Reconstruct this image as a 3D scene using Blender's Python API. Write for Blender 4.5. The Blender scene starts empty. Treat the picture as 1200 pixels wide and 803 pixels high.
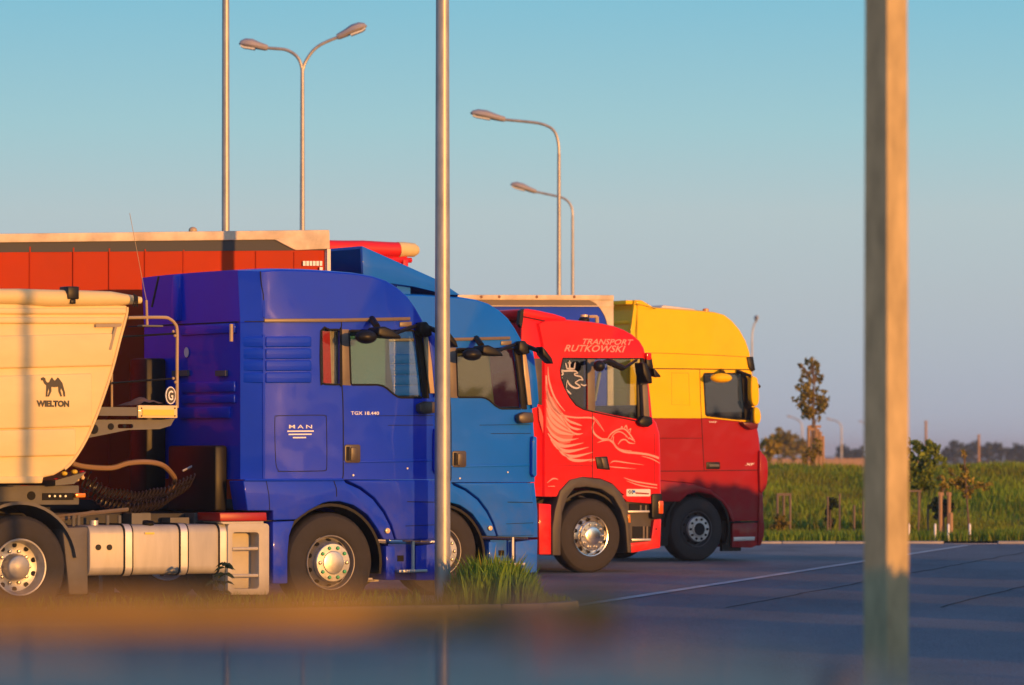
import bpy, bmesh, math, random
from math import sin, cos, pi, radians, sqrt
from mathutils import Vector, Matrix
random.seed(7)
S = bpy.context.scene
COL = S.collection
# ---------------------------------------------------------------- camera
F, CX, HY, CAMZ = 5000.0, 600.0, 533.0, 1.65          # focal length in photo pixels, centre, horizon row, eye height
cam_d = bpy.data.cameras.new('camera'); cam = bpy.data.objects.new('camera', cam_d); COL.objects.link(cam)
cam.location = (0, 0, CAMZ); cam.rotation_euler = (pi/2, 0, 0)
cam_d.sensor_width = 36; cam_d.lens = F/1200*36; cam_d.shift_y = (HY-401.5)/1200
cam_d.clip_start = .2; cam_d.clip_end = 6000
cam_d.dof.use_dof = True; cam_d.dof.focus_distance = 47; cam_d.dof.aperture_fstop = 3.1
S.camera = cam
# ---------------------------------------------------------------- light
SUN_AZ, SUN_EL = 38.0, 4.0        # degrees: right of the line behind the camera, above the horizon
sd = Vector((sin(radians(SUN_AZ))*cos(radians(SUN_EL)), -cos(radians(SUN_AZ))*cos(radians(SUN_EL)), sin(radians(SUN_EL))))
W = bpy.data.worlds.new('World'); S.world = W; W.use_nodes = True
nt = W.node_tree; nt.nodes.clear()
out = nt.nodes.new('ShaderNodeOutputWorld'); bg = nt.nodes.new('ShaderNodeBackground')
sky = nt.nodes.new('ShaderNodeTexSky'); sky.sky_type = 'NISHITA'; sky.sun_disc = False
sky.sun_elevation = radians(SUN_EL); sky.sun_rotation = radians(180-SUN_AZ)
sky.air_density = 1.0; sky.dust_density = 1.0; sky.ozone_density = 1.0
# the clear evening sky opposite the sun: a gradient by height alone, the physical sky taking over round to the sun's side
tcw = nt.nodes.new('ShaderNodeTexCoord'); sx = nt.nodes.new('ShaderNodeSeparateXYZ'); pw = nt.nodes.new('ShaderNodeMath'); pw.operation = 'POWER'; pw.use_clamp = True; pw.inputs[1].default_value = .5
mxz = nt.nodes.new('ShaderNodeMath'); mxz.operation = 'MAXIMUM'; mxz.inputs[1].default_value = 0
nt.links.new(tcw.outputs['Generated'], sx.inputs[0]); nt.links.new(sx.outputs['Z'], mxz.inputs[0]); nt.links.new(mxz.outputs[0], pw.inputs[0])
rp = nt.nodes.new('ShaderNodeValToRGB'); els = rp.color_ramp.elements
stops = [(0, (.40, .435, .53)), (.06, (.405, .445, .535)), (.129, (.415, .465, .535)), (.191, (.445, .510, .545)), (.238, (.450, .555, .575)), (.277, (.345, .570, .620)), (.326, (.225, .515, .645)), (.46, (.15, .37, .61)), (.7, (.13, .26, .54)), (1, (.11, .20, .47))]
els[0].position, els[0].color = stops[0][0], stops[0][1]+(1,); els[1].position, els[1].color = stops[-1][0], stops[-1][1]+(1,)
for p_, c_ in stops[1:-1]: e_ = els.new(p_); e_.color = c_+(1,)
nt.links.new(pw.outputs[0], rp.inputs[0])
dt = nt.nodes.new('ShaderNodeVectorMath'); dt.operation = 'DOT_PRODUCT'; dt.inputs[1].default_value = tuple(sd); nt.links.new(tcw.outputs['Generated'], dt.inputs[0])
mk_ = nt.nodes.new('ShaderNodeMapRange'); mk_.interpolation_type = 'SMOOTHSTEP'; mk_.inputs['From Min'].default_value = .45; mk_.inputs['From Max'].default_value = .95; nt.links.new(dt.outputs['Value'], mk_.inputs['Value'])
b0 = nt.nodes.new('ShaderNodeBackground'); b0.inputs['Strength'].default_value = 1.0; nt.links.new(rp.outputs[0], b0.inputs[0])
nt.links.new(sky.outputs[0], bg.inputs[0])
gm_ = nt.nodes.new('ShaderNodeMath'); gm_.operation = 'MULTIPLY'; gm_.inputs[1].default_value = 0.075; nt.links.new(mk_.outputs[0], gm_.inputs[0]); nt.links.new(gm_.outputs[0], bg.inputs['Strength'])
ms_ = nt.nodes.new('ShaderNodeAddShader'); nt.links.new(b0.outputs[0], ms_.inputs[0]); nt.links.new(bg.outputs[0], ms_.inputs[1]); nt.links.new(ms_.outputs[0], out.inputs[0])
sl = bpy.data.lights.new('sun', 'SUN'); sl.energy = 4.5; sl.angle = radians(.53); sl.color = (1, .43, .085)
so = bpy.data.objects.new('sun', sl); COL.objects.link(so); so.rotation_euler = sd.to_track_quat('Z', 'Y').to_euler(); so.location = (20, -20, 20)
S.view_settings.view_transform = 'Standard'; S.view_settings.look = 'None'; S.view_settings.exposure = .06; S.view_settings.gamma = 1
# ---------------------------------------------------------------- materials
MATS = {}
def _base(name):
    m = bpy.data.materials.new(name); m.use_nodes = True
    b = m.node_tree.nodes['Principled BSDF']; MATS[name] = m
    return m, m.node_tree, b
def mat(name, col, rough=.5, metal=0, spec=.5, var=0, scale=6, bump=0, coat=0, emit=None, inside=None, stretch=None):
    """one procedural material: colour with grain / wear from noise, optional fine relief and lacquer"""
    m, nt, b = _base(name)
    L = nt.links.new
    b.inputs['Roughness'].default_value = rough; b.inputs['Metallic'].default_value = metal
    b.inputs['Specular IOR Level'].default_value = spec
    if coat: b.inputs['Coat Weight'].default_value = coat; b.inputs['Coat Roughness'].default_value = .05; b.inputs['Coat IOR'].default_value = 1.38
    src = None
    if var or bump:
        tc = nt.nodes.new('ShaderNodeTexCoord'); mp = nt.nodes.new('ShaderNodeMapping'); n = nt.nodes.new('ShaderNodeTexNoise')
        n.inputs['Scale'].default_value = scale; n.inputs['Detail'].default_value = 6; n.inputs['Roughness'].default_value = .62
        if stretch: mp.inputs['Scale'].default_value = stretch
        L(tc.outputs['Object'], mp.inputs[0]); L(mp.outputs[0], n.inputs['Vector'])
        if var:
            r = nt.nodes.new('ShaderNodeValToRGB')
            r.color_ramp.elements[0].position = .3; r.color_ramp.elements[1].position = .7
            r.color_ramp.elements[0].color = tuple(c*(1-var) for c in col)+(1,)
            r.color_ramp.elements[1].color = tuple(min(1, c*(1+var)) for c in col)+(1,)
            L(n.outputs['Fac'], r.inputs[0]); src = r.outputs[0]
            mr = nt.nodes.new('ShaderNodeMapRange'); mr.inputs['To Min'].default_value = max(.02, rough*.8); mr.inputs['To Max'].default_value = min(1, rough*1.25)
            L(n.outputs['Fac'], mr.inputs[0]); L(mr.outputs[0], b.inputs['Roughness'])
        if bump:
            bp = nt.nodes.new('ShaderNodeBump'); bp.inputs['Strength'].default_value = bump; bp.inputs['Distance'].default_value = .02
            L(n.outputs['Fac'], bp.inputs['Height']); L(bp.outputs[0], b.inputs['Normal'])
    if src is None:
        c = nt.nodes.new('ShaderNodeRGB'); c.outputs[0].default_value = tuple(col)+(1,); src = c.outputs[0]
    if inside:
        g = nt.nodes.new('ShaderNodeNewGeometry'); mx = nt.nodes.new('ShaderNodeMix'); mx.data_type = 'RGBA'
        L(g.outputs['Backfacing'], mx.inputs['Factor']); L(src, mx.inputs[6]); mx.inputs[7].default_value = tuple(inside)+(1,)
        src = mx.outputs[2]
        mc = nt.nodes.new('ShaderNodeMath'); mc.operation = 'MULTIPLY_ADD'; mc.inputs[1].default_value = -coat; mc.inputs[2].default_value = coat
        L(g.outputs['Backfacing'], mc.inputs[0]); L(mc.outputs[0], b.inputs['Coat Weight'])
    L(src, b.inputs['Base Color'])
    if emit: b.inputs['Emission Color'].default_value = tuple(emit[0])+(1,); b.inputs['Emission Strength'].default_value = emit[1]
    return m
def paint(name, col, rough=.5, coat=.4):
    """lacquered sheet metal: faint waviness, road dust in patches on the lowest panels"""
    m = mat(name, col, rough, 0, .15, .07, 1.4, 0, coat, inside=(.03, .028, .026)); nt = m.node_tree; L = nt.links.new; b = nt.nodes['Principled BSDF']
    tc = nt.nodes.new('ShaderNodeTexCoord'); sp = nt.nodes.new('ShaderNodeSeparateXYZ'); L(tc.outputs['Object'], sp.inputs[0])
    mr = nt.nodes.new('ShaderNodeMapRange'); mr.inputs['From Min'].default_value = 1.5; mr.inputs['From Max'].default_value = .45; mr.inputs['To Max'].default_value = .42; L(sp.outputs['Z'], mr.inputs['Value'])
    n = nt.nodes.new('ShaderNodeTexNoise'); n.inputs['Scale'].default_value = 3.5; n.inputs['Detail'].default_value = 7; n.inputs['Roughness'].default_value = .7; L(tc.outputs['Object'], n.inputs['Vector'])
    r = nt.nodes.new('ShaderNodeMapRange'); r.inputs['From Min'].default_value = .38; r.inputs['From Max'].default_value = .72; L(n.outputs['Fac'], r.inputs['Value'])
    mu = nt.nodes.new('ShaderNodeMath'); mu.operation = 'MULTIPLY'; L(mr.outputs[0], mu.inputs[0]); L(r.outputs[0], mu.inputs[1])
    mx = nt.nodes.new('ShaderNodeMix'); mx.data_type = 'RGBA'; L(mu.outputs[0], mx.inputs['Factor']); L(b.inputs['Base Color'].links[0].from_socket, mx.inputs[6]); mx.inputs[7].default_value = (.17, .14, .11, 1); L(mx.outputs[2], b.inputs['Base Color'])
    n2 = nt.nodes.new('ShaderNodeTexNoise'); n2.inputs['Scale'].default_value = 2.2; n2.inputs['Detail'].default_value = 1; L(tc.outputs['Object'], n2.inputs['Vector'])
    bp = nt.nodes.new('ShaderNodeBump'); bp.inputs['Strength'].default_value = .35; bp.inputs['Distance'].default_value = .02; L(n2.outputs['Fac'], bp.inputs['Height']); L(bp.outputs[0], b.inputs['Coat Normal'])
    return m
LIN = (.03, .028, .026)
blue_deep = paint('deep_blue_lacquer', (.0005, .040, .62))
blue_mid = paint('mid_blue_lacquer', (.0005, .135, .66))
red_bright = paint('bright_red_lacquer', (.78, .006, .010))
red_dark = paint('wine_red_lacquer', (.34, .004, .010))
yellow = paint('signal_yellow_lacquer', (.90, .55, .002), .55, .25)
white_body = mat('white_body_paint', (.77, .60, .30), .55, spec=.25, var=.07, scale=1.2, stretch=(1, 1, 3), coat=.2)
curtain_red = mat('orange_red_tarpaulin', (.43, .036, .002), .6, spec=.12, var=.10, scale=1.1, bump=.05)
curtain_blue = mat('blue_tarpaulin', (.004, .05, .55), .55, spec=.15, var=.12, scale=1.3)
tarp_white = mat('cream_tarpaulin', (.72, .56, .26), .6, var=.08, scale=3, bump=.15)
tarp_red = mat('red_tarpaulin', (.68, .012, .012), .5, var=.08, scale=3)
rail_grey = mat('anodised_rail', (.30, .30, .31), .45, metal=.4, var=.1, scale=4)
black_plast = mat('black_plastic', (.009, .0085, .0085), .42, spec=.25, var=.15, scale=9)
grey_plast = mat('dusty_grey_plastic', (.115, .105, .098), .62, var=.18, scale=5)
rubber = mat('tyre_rubber', (.030, .026, .024), .85, var=.28, scale=7, bump=.15)
steel = mat('painted_steel_rim', (.50, .49, .47), .40, metal=.35, var=.2, scale=9)
alu = mat('polished_aluminium', (.80, .78, .74), .20, metal=1, var=.05, scale=12)
alu_dull = mat('dull_aluminium', (.62, .60, .57), .45, metal=.5, var=.12, scale=3)
tank_m = mat('dusty_tank_aluminium', (.44, .41, .36), .5, metal=.15, var=.14, scale=2.2, stretch=(3, 1, .5))
box_m = mat('cream_box_plastic', (.48, .44, .37), .55, var=.1, scale=3)
frame_m = mat('chassis_paint', (.022, .021, .021), .6, var=.3, scale=5)
frame_grey = mat('grey_chassis_paint', (.12, .115, .105), .6, var=.2, scale=4)
nut_m = mat('nut_steel', (.42, .40, .38), .3, metal=.9, var=.1)
green_cap = mat('green_nut_indicator', (.01, .42, .16), .4)
hole_m = mat('dark_opening', (.008, .008, .008), .9)
seam_m = mat('seam_rubber', (.007, .007, .008), .8)
amber = mat('amber_lens', (.75, .22, .015), .2, coat=.5)
red_lens = mat('red_lens', (.45, .01, .01), .2, coat=.5)
white_print = mat('white_print', (.80, .78, .76), .5)
pink_print = mat('pale_pink_print', (.74, .30, .25), .45)
grey_print = mat('silver_grey_print', (.55, .50, .48), .5)
dark_print = mat('dark_print', (.018, .018, .02), .5)
tan_trim = mat('sand_coloured_trim', (.50, .36, .20), .3, var=.1)
red_cloth = mat('red_cab_curtain', (.42, .012, .014), .8, var=.2, scale=20)
cream_cloth = mat('beige_cab_curtain', (.42, .37, .28), .8, var=.15, scale=20)
seat_m = mat('dark_seat_cloth', (.035, .034, .036), .85, var=.2, scale=20)
galv = mat('galvanised_pole', (.40, .38, .35), .45, metal=.45, var=.22, scale=9, stretch=(1, 1, .35))
concrete_pole = mat('weathered_pole', (.50, .385, .20), .8, spec=.2, var=.26, scale=9, stretch=(1, 1, .35))
lamp_shell = mat('lamp_housing', (.34, .31, .31), .5, var=.1)
lamp_glass = mat('lamp_lens', (.65, .62, .55), .2)
wood_grey = mat('grey_wood', (.17, .125, .09), .85, var=.25, scale=8, stretch=(1, 1, .15))
wood = mat('weathered_wood', (.36, .22, .12), .8, var=.25, scale=8, stretch=(1, 1, .15))
bark = mat('bark', (.13, .09, .06), .9, var=.3, scale=14, bump=.3)
leather = mat('brown_canvas', (.24, .12, .06), .8, var=.2, scale=14)
hose_m = mat('brown_hose', (.26, .16, .08), .45)
coil_m = mat('black_coil_hose', (.028, .02, .014), .35)
plate_y = mat('yellow_reflector', (.75, .55, .06), .4)
sticker_m = mat('white_sticker', (.72, .70, .68), .5)
def glass(name, tint=(.8, .86, .84), f0=.065):
    """clear pane: passes light straight through, mirrors more at grazing angles, alike from both sides"""
    m = bpy.data.materials.new(name); m.use_nodes = True; nt = m.node_tree; nt.nodes.clear(); L = nt.links.new
    o = nt.nodes.new('ShaderNodeOutputMaterial'); t = nt.nodes.new('ShaderNodeBsdfTransparent'); g = nt.nodes.new('ShaderNodeBsdfGlossy')
    mx = nt.nodes.new('ShaderNodeMixShader'); ge = nt.nodes.new('ShaderNodeNewGeometry'); d = nt.nodes.new('ShaderNodeVectorMath'); d.operation = 'DOT_PRODUCT'
    L(ge.outputs['Incoming'], d.inputs[0]); L(ge.outputs['Normal'], d.inputs[1])
    ab = nt.nodes.new('ShaderNodeMath'); ab.operation = 'ABSOLUTE'; L(d.outputs['Value'], ab.inputs[0])
    om = nt.nodes.new('ShaderNodeMath'); om.operation = 'SUBTRACT'; om.inputs[0].default_value = 1; L(ab.outputs[0], om.inputs[1])
    pw = nt.nodes.new('ShaderNodeMath'); pw.operation = 'POWER'; pw.inputs[1].default_value = 5; L(om.outputs[0], pw.inputs[0])
    ma = nt.nodes.new('ShaderNodeMath'); ma.operation = 'MULTIPLY_ADD'; ma.inputs[1].default_value = 1-f0; ma.inputs[2].default_value = f0; L(pw.outputs[0], ma.inputs[0])
    t.inputs[0].default_value = tint+(1,); g.inputs['Roughness'].default_value = .015; g.inputs[0].default_value = (1, 1, 1, 1)
    L(ma.outputs[0], mx.inputs[0]); L(t.outputs[0], mx.inputs[1]); L(g.outputs[0], mx.inputs[2]); L(mx.outputs[0], o.inputs[0])
    return m
glass_m = glass('cab_glass'); glass_dark = glass('tinted_cab_glass', (.45, .45, .42)); glass_clear = glass('clear_pane', (.88, .9, .88), .02)
def leafmat(name, a, b, scale=3):
    m, nt, bs = _base(name); L = nt.links.new
    g = nt.nodes.new('ShaderNodeObjectInfo'); tc = nt.nodes.new('ShaderNodeTexCoord'); n = nt.nodes.new('ShaderNodeTexNoise'); n.inputs['Scale'].default_value = scale; n.inputs['Detail'].default_value = 4
    w = nt.nodes.new('ShaderNodeTexWhiteNoise'); w.noise_dimensions = '3D'; ge = nt.nodes.new('ShaderNodeNewGeometry')
    L(tc.outputs['Object'], n.inputs['Vector']); 
    ad = nt.nodes.new('ShaderNodeMath'); ad.operation = 'MULTIPLY_ADD'; ad.inputs[1].default_value = .45
    L(ge.outputs['Random Per Island'], ad.inputs[0]); 
    sb = nt.nodes.new('ShaderNodeMath'); sb.operation = 'SUBTRACT'; sb.inputs[1].default_value = .22
    L(n.outputs['Fac'], sb.inputs[0]); L(sb.outputs[0], ad.inputs[2])
    r = nt.nodes.new('ShaderNodeValToRGB'); r.color_ramp.elements[0].position = .3; r.color_ramp.elements[1].position = .72
    r.color_ramp.elements[0].color = a+(1,); r.color_ramp.elements[1].color = b+(1,)
    L(ad.outputs[0], r.inputs[0]); L(r.outputs[0], bs.inputs['Base Color']); bs.inputs['Roughness'].default_value = .6
    bs.inputs['Specular IOR Level'].default_value = .25
    tr = nt.nodes.new('ShaderNodeBsdfTranslucent'); ms = nt.nodes.new('ShaderNodeMixShader'); ms.inputs[0].default_value = .25
    L(r.outputs[0], tr.inputs[0]); L(bs.outputs[0], ms.inputs[1]); L(tr.outputs[0], ms.inputs[2]); L(ms.outputs[0], nt.nodes['Material Output'].inputs[0])
    return m
leaf_olive = leafmat('olive_leaves', (.14, .125, .016), (.36, .27, .05))
leaf_green = leafmat('green_leaves', (.09, .14, .014), (.26, .31, .035))
leaf_far = leafmat('far_leaves', (.030, .045, .030), (.075, .085, .045), .08)
leaf_yellow = leafmat('yellowing_leaves', (.19, .16, .016), (.42, .31, .04))
leaf_dark = leafmat('dark_leaves', (.012, .03, .010), (.05, .075, .02))
grass_m = leafmat('grass_blades', (.06, .14, .010), (.20, .32, .025), 1.2)
bankgrass_m = leafmat('bank_grass', (.16, .15, .012), (.25, .36, .020), .30)
# ---------------------------------------------------------------- mesh building
class MB:
    def __init__(s): s.v = []; s.f = []
    def add(s, vs, fs):
        o = len(s.v); s.v += [tuple(p) for p in vs]; s.f += [tuple(i+o for i in f) for f in fs]; return s
    def prism(s, pts, y0, y1):
        n = len(pts)
        return s.add([(x, y0, z) for x, z in pts]+[(x, y1, z) for x, z in pts],
                     [tuple(range(n)), tuple(range(2*n-1, n-1, -1))]+[(i, i+n, (i+1) % n+n, (i+1) % n) for i in range(n)])
    def box(s, a, b):
        (x0, y0, z0), (x1, y1, z1) = a, b
        return s.prism([(x0, z0), (x1, z0), (x1, z1), (x0, z1)], y0, y1)
    def tube(s, pts, r, n=8, cap=True):
        pts = [Vector(p) for p in pts]; m = len(pts); rs = r if isinstance(r, (list, tuple)) else [r]*m
        rings = []; up = None
        for i, p in enumerate(pts):
            d = (pts[min(i+1, m-1)]-pts[max(i-1, 0)]).normalized()
            if up is None: up = Vector((0, 0, 1)) if abs(d.z) < .9 else Vector((1, 0, 0))
            a = d.cross(up); 
            if a.length < 1e-5: a = d.cross(Vector((0, 1, 0)))
            a.normalize(); b = a.cross(d).normalized(); up = b
            rings.append([p+(a*cos(2*pi*k/n)+b*sin(2*pi*k/n))*rs[i] for k in range(n)])
        vs = [q for ring in rings for q in ring]; fs = []
        for i in range(m-1):
            for k in range(n): fs.append((i*n+k, i*n+(k+1) % n, (i+1)*n+(k+1) % n, (i+1)*n+k))
        if cap: fs += [tuple(range(n-1, -1, -1)), tuple(range((m-1)*n, m*n))]
        return s.add(vs, fs)
    def lathe_y(s, prof, n=40, cx=0, cz=0):          # prof: (radius, y), about an axis along y
        m = len(prof); vs = [(cx+r*cos(2*pi*k/n), y, cz+r*sin(2*pi*k/n)) for r, y in prof for k in range(n)]
        fs = [(i*n+k, i*n+(k+1) % n, (i+1)*n+(k+1) % n, (i+1)*n+k) for i in range(m-1) for k in range(n)]
        return s.add(vs, fs)
    def disc_y(s, x, z, y, r, n=10, d=.01):
        return s.prism([(x+r*cos(2*pi*k/n), z+r*sin(2*pi*k/n)) for k in range(n)], y, y+d)
    def ell(s, c, r, n=12, m=8):
        vs = [(c[0]+r[0]*sin(pi*i/m)*cos(2*pi*k/n), c[1]+r[1]*sin(pi*i/m)*sin(2*pi*k/n), c[2]+r[2]*cos(pi*i/m)) for i in range(m+1) for k in range(n)]
        return s.add(vs, [(i*n+k, (i+1)*n+k, (i+1)*n+(k+1) % n, i*n+(k+1) % n) for i in range(m) for k in range(n)])
    def ribbon(s, path, y=-.004):                    # flat print: (x, z, half width) along a line
        n = len(path); vs = []
        for i, (x, z, w) in enumerate(path):
            x0, z0, _ = path[max(0, i-1)]; x1, z1, _ = path[min(n-1, i+1)]
            dx, dz = x1-x0, z1-z0; l = sqrt(dx*dx+dz*dz) or 1
            vs += [(x-dz/l*w, y, z+dx/l*w), (x+dz/l*w, y, z-dx/l*w)]
        return s.add(vs, [(2*i, 2*i+1, 2*i+3, 2*i+2) for i in range(n-1)])
    def mesh(s, name, m, bevel=0, seg=2, sharp=32, weld=True):
        used = sorted({i for f in s.f for i in f})
        if len(used) < len(s.v): ix = {q: i for i, q in enumerate(used)}; s.v = [s.v[q] for q in used]; s.f = [tuple(ix[q] for q in f) for f in s.f]
        me = bpy.data.meshes.new(name); me.from_pydata(s.v, [], s.f)
        bm = bmesh.new(); bm.from_mesh(me)
        if weld: bmesh.ops.remove_doubles(bm, verts=bm.verts, dist=1e-5)
        bmesh.ops.recalc_face_normals(bm, faces=bm.faces)
        if bevel:
            es = [e for e in bm.edges if len(e.link_faces) == 2 and e.calc_face_angle(0) > radians(35)]
            bmesh.ops.bevel(bm, geom=es, offset=bevel, segments=seg, affect='EDGES', clamp_overlap=True, profile=.5)
        bm.to_mesh(me); bm.free()
        me.materials.append(m)
        me.polygons.foreach_set('use_smooth', [True]*len(me.polygons)); me.set_sharp_from_angle(angle=radians(sharp))
        return me
def link(name, me, parent=None, loc=(0, 0, 0), rot=None):
    o = bpy.data.objects.new(name, me); COL.objects.link(o); o.location = loc
    if rot: o.rotation_euler = rot
    if parent: o.parent = parent
    return o
SPLIT = {'dragon_print', 'wing_print', 'griffin_emblem', 'chassis_fittings', 'guard_wire', 'panel_seam', 'deflector_mount', 'plate_bolts', 'wire_clamp', 'frame_bolts', 'corner_marking', 'tank_strap', 'strap_rubber', 'tank_plug', 'step_post', 'landing_leg', 'rear_reflector', 'rear_panel_rib', 'side_post', 'rail_rivet', 'sticker_print', 'engine_pipe', 'air_pipe', 'air_coupling', 'bracket_hole', 'tarp_cord', 'stake', 'base_plate', 'mirror_bracket', 'air_horn', 'far_curtain', 'step_tread', 'platform_side', 'emblem'}
def islands(mb):
    p = list(range(len(mb.v)))
    def fnd(a):
        while p[a] != a: p[a] = p[p[a]]; a = p[a]
        return a
    for f in mb.f:
        for q in f[1:]: p[fnd(q)] = fnd(f[0])
    g = {}
    for f in mb.f: g.setdefault(fnd(f[0]), []).append(f)
    res = []
    for fs in g.values():
        ids = sorted({q for f in fs for q in f}); ix = {q: i for i, q in enumerate(ids)}; n = MB(); n.add([mb.v[q] for q in ids], [[ix[q] for q in f] for f in fs]); res.append(n)
    return res
PLAIN = {'chassis_fittings': 'chassis_bracket', 'plate_bolts': 'plate_bolt', 'frame_bolts': 'frame_bolt'}
def part(name, mb, m, parent, bevel=0, label=None, loc=(0, 0, 0), **k):
    if name in SPLIT:
        name = PLAIN.get(name, name); isl_ = islands(mb)
        for q in isl_[1:]: link(name, q.mesh(name, m, bevel, **k), parent, loc)
        mb = isl_[0]
    o = link(name, mb.mesh(name, m, bevel, **k), parent, loc)
    if label: o['label'] = label
    return o
def tag(o, label, cat, group=None):
    o['label'] = label; o['category'] = cat
    if group: o['group'] = group
    return o
def thing(name, label, cat, loc=(0, 0, 0), rz=0, group=None):
    o = bpy.data.objects.new(name, None); COL.objects.link(o); o.location = loc; o.rotation_euler = (0, 0, rz); o.empty_display_size = .3
    return tag(o, label, cat, group)
def struct(name, mb, m, kind='structure', **k):
    o = part(name, mb, m, None, **k); o['kind'] = kind; return o
def copy_tree(o, parent=None, skip=(), swap=None):
    c = o.copy(); COL.objects.link(c); c.parent = parent
    if swap and c.type == 'MESH' and c.material_slots and c.material_slots[0].material in swap:
        mnew = swap[c.material_slots[0].material]; c.material_slots[0].link = 'OBJECT'; c.material_slots[0].material = mnew
    for ch in list(o.children):
        if ch.name.split('.')[0] not in skip: copy_tree(ch, c, skip, swap)
    return c
# ---------------------------------------------------------------- from photo measurements to places
def at(px, py, D): return Vector(((px-CX)/F*D, D, CAMZ+(HY-py)/F*D))
def gnd(px, py, z=0):
    D = (CAMZ-z)*F/(py-HY); return Vector(((px-CX)/F*D, D, z))
class Frame:                                          # a vehicle's own axes: x forward, y to its left (away from us), z up
    def __init__(s, px, D, yaw, z=0):
        s.o = Vector(((px-CX)/F*D, D, z)); s.a = radians(yaw)
        s.x = Vector((cos(s.a), sin(s.a), 0)); s.y = Vector((-sin(s.a), cos(s.a), 0))
    def ray(s, px, py):
        c = Vector((0, 0, CAMZ))-s.o; d = Vector(((px-CX)/F, 1, (HY-py)/F))
        return Vector((c.dot(s.x), c.dot(s.y), c.z)), Vector((d.dot(s.x), d.dot(s.y), d.z))
    def p(s, px, py, y=0):                            # point on the vehicle's side plane
        c, d = s.ray(px, py); t = (y-c.y)/d.y; return (c.x+t*d.x, c.z+t*d.z)
    def r(s, px, py, x):                              # point on a cross plane
        c, d = s.ray(px, py); t = (x-c.x)/d.x; return (c.y+t*d.y, c.z+t*d.z)
    def P(s, pts, y=0): return [s.p(a, b, y) for a, b in pts]
    def P3(s, pts, y=0): return [(q[0], y, q[1]) for q in s.P(pts, y)]
    def thing(s, name, label, cat, group=None): return thing(name, label, cat, s.o, s.a, group)
def rrect(x0, y0, x1, y1, r, n=4):
    o = []
    for cx, cy, a in ((x1-r, y0+r, -90), (x1-r, y1-r, 0), (x0+r, y1-r, 90), (x0+r, y0+r, 180)):
        for k in range(n+1):
            t = radians(a+90*k/n); o.append((cx+r*cos(t), cy+r*sin(t)))
    return o
def smooth(pts, n=4, closed=False):                   # Catmull-Rom through points of any dimension
    P = [Vector(p) for p in pts]; m = len(P); o = []
    for i in range(m if closed else m-1):
        a, b, c, d = P[(i-1) % m if closed else max(i-1, 0)], P[i], P[(i+1) % m], P[(i+2) % m if closed else min(i+2, m-1)]
        for k in range(n):
            t = k/n; o.append(.5*((2*b)+(c-a)*t+(2*a-5*b+4*c-d)*t*t+(3*b-a-3*c+d)*t**3))
    if not closed: o.append(P[-1])
    return [tuple(v) for v in o]
def shell(prof, width, holes=(), wind=None, jamb=.05, p=2.5, cham=.12, edge=.16, caps=True):
    """cab body: prof = [(x, z, bx, bz, rear?)] side outline and how far the middle swells out of it; side plates carry window holes.
       returns body MB and windscreen MB (the front strip between prof indices wind)"""
    yc = width/2; ys = [0, .008, .025, .05, .085, cham, .17, .24, .34, .5, .75]; ys += [yc]; ys += [width-y for y in reversed(ys[:-1])]
    def b(y): return (max(0, 1-abs(1-y/yc)**p))**(1/p)
    def rb(y): return min(1, min(y, width-y)/cham)
    n = len(prof); body, gl = MB(), MB()
    V = []
    for y in ys:
        for (x, z, bx, bz, rear) in prof:
            k = rb(y) if rear else b(y)
            V.append((x+bx*k, y, z+bz*b(y)))
    fb, fg = [], []
    for j in range(len(ys)-1):
        for i in range(n):
            q = (j*n+i, j*n+(i+1) % n, (j+1)*n+(i+1) % n, (j+1)*n+i)
            mid = (ys[j]+ys[j+1])/2
            if wind and wind[0] <= i < wind[1] and edge < mid < width-edge: fg.append(q)
            else: fb.append(q)
    body.add(V, fb); gl.add(V, fg)
    if caps:
        for y, s in ((0, 1), (width, -1)):
            bm = bmesh.new(); es = []
            for loop in [[(q[0], q[1]) for q in prof]]+[list(h) for h in holes]:
                vs = [bm.verts.new((x, y, z)) for x, z in loop]
                es += [bm.edges.new((vs[i], vs[(i+1) % len(vs)])) for i in range(len(vs))]
            bmesh.ops.triangle_fill(bm, use_beauty=True, use_dissolve=False, edges=es)
            bm.verts.index_update(); body.add([v.co[:] for v in bm.verts], [[v.index for v in f.verts] for f in bm.faces]); bm.free()
            for h in holes:
                m = len(h); body.add([(x, y, z) for x, z in h]+[(x, y+s*jamb, z) for x, z in h], [(i, (i+1) % m, (i+1) % m+m, i+m) for i in range(m)])
    return body, gl
def seam(mb, pts, y=0, r=.006, closed=False):
    q = [(x, y, z) for x, z in pts]
    if closed: q.append(q[0]); q.append(q[1])
    return mb.tube(q, r, 5)
def text_part(name, txt, box, parent, m, y=-.004, shear=0, bold=0, label=None):
    """lettering as flat print fitted into box = (x0, z0, x1, z1)"""
    c = bpy.data.curves.new('lettering_curve', 'FONT'); c.body = txt; c.size = 1; c.extrude = 0; c.offset = bold; c.shear = shear; c.resolution_u = 3
    o = bpy.data.objects.new('lettering_source', c); COL.objects.link(o)
    bpy.context.view_layer.update()
    me = bpy.data.meshes.new_from_object(o.evaluated_get(bpy.context.evaluated_depsgraph_get()))
    bpy.data.objects.remove(o); bpy.data.curves.remove(c)
    xs = [v.co.x for v in me.vertices]; zs = [v.co.y for v in me.vertices]
    x0, z0, x1, z1 = box; ax, az = (x1-x0)/(max(xs)-min(xs)), (z1-z0)/(max(zs)-min(zs)); mx, mz = min(xs), min(zs)
    for v in me.vertices: v.co = (x0+(v.co.x-mx)*ax, y, z0+(v.co.y-mz)*az)
    me.materials.clear(); me.materials.append(m); me.name = name
    ob = link(name, me, parent)
    if label: ob['label'] = label
    return ob
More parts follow.
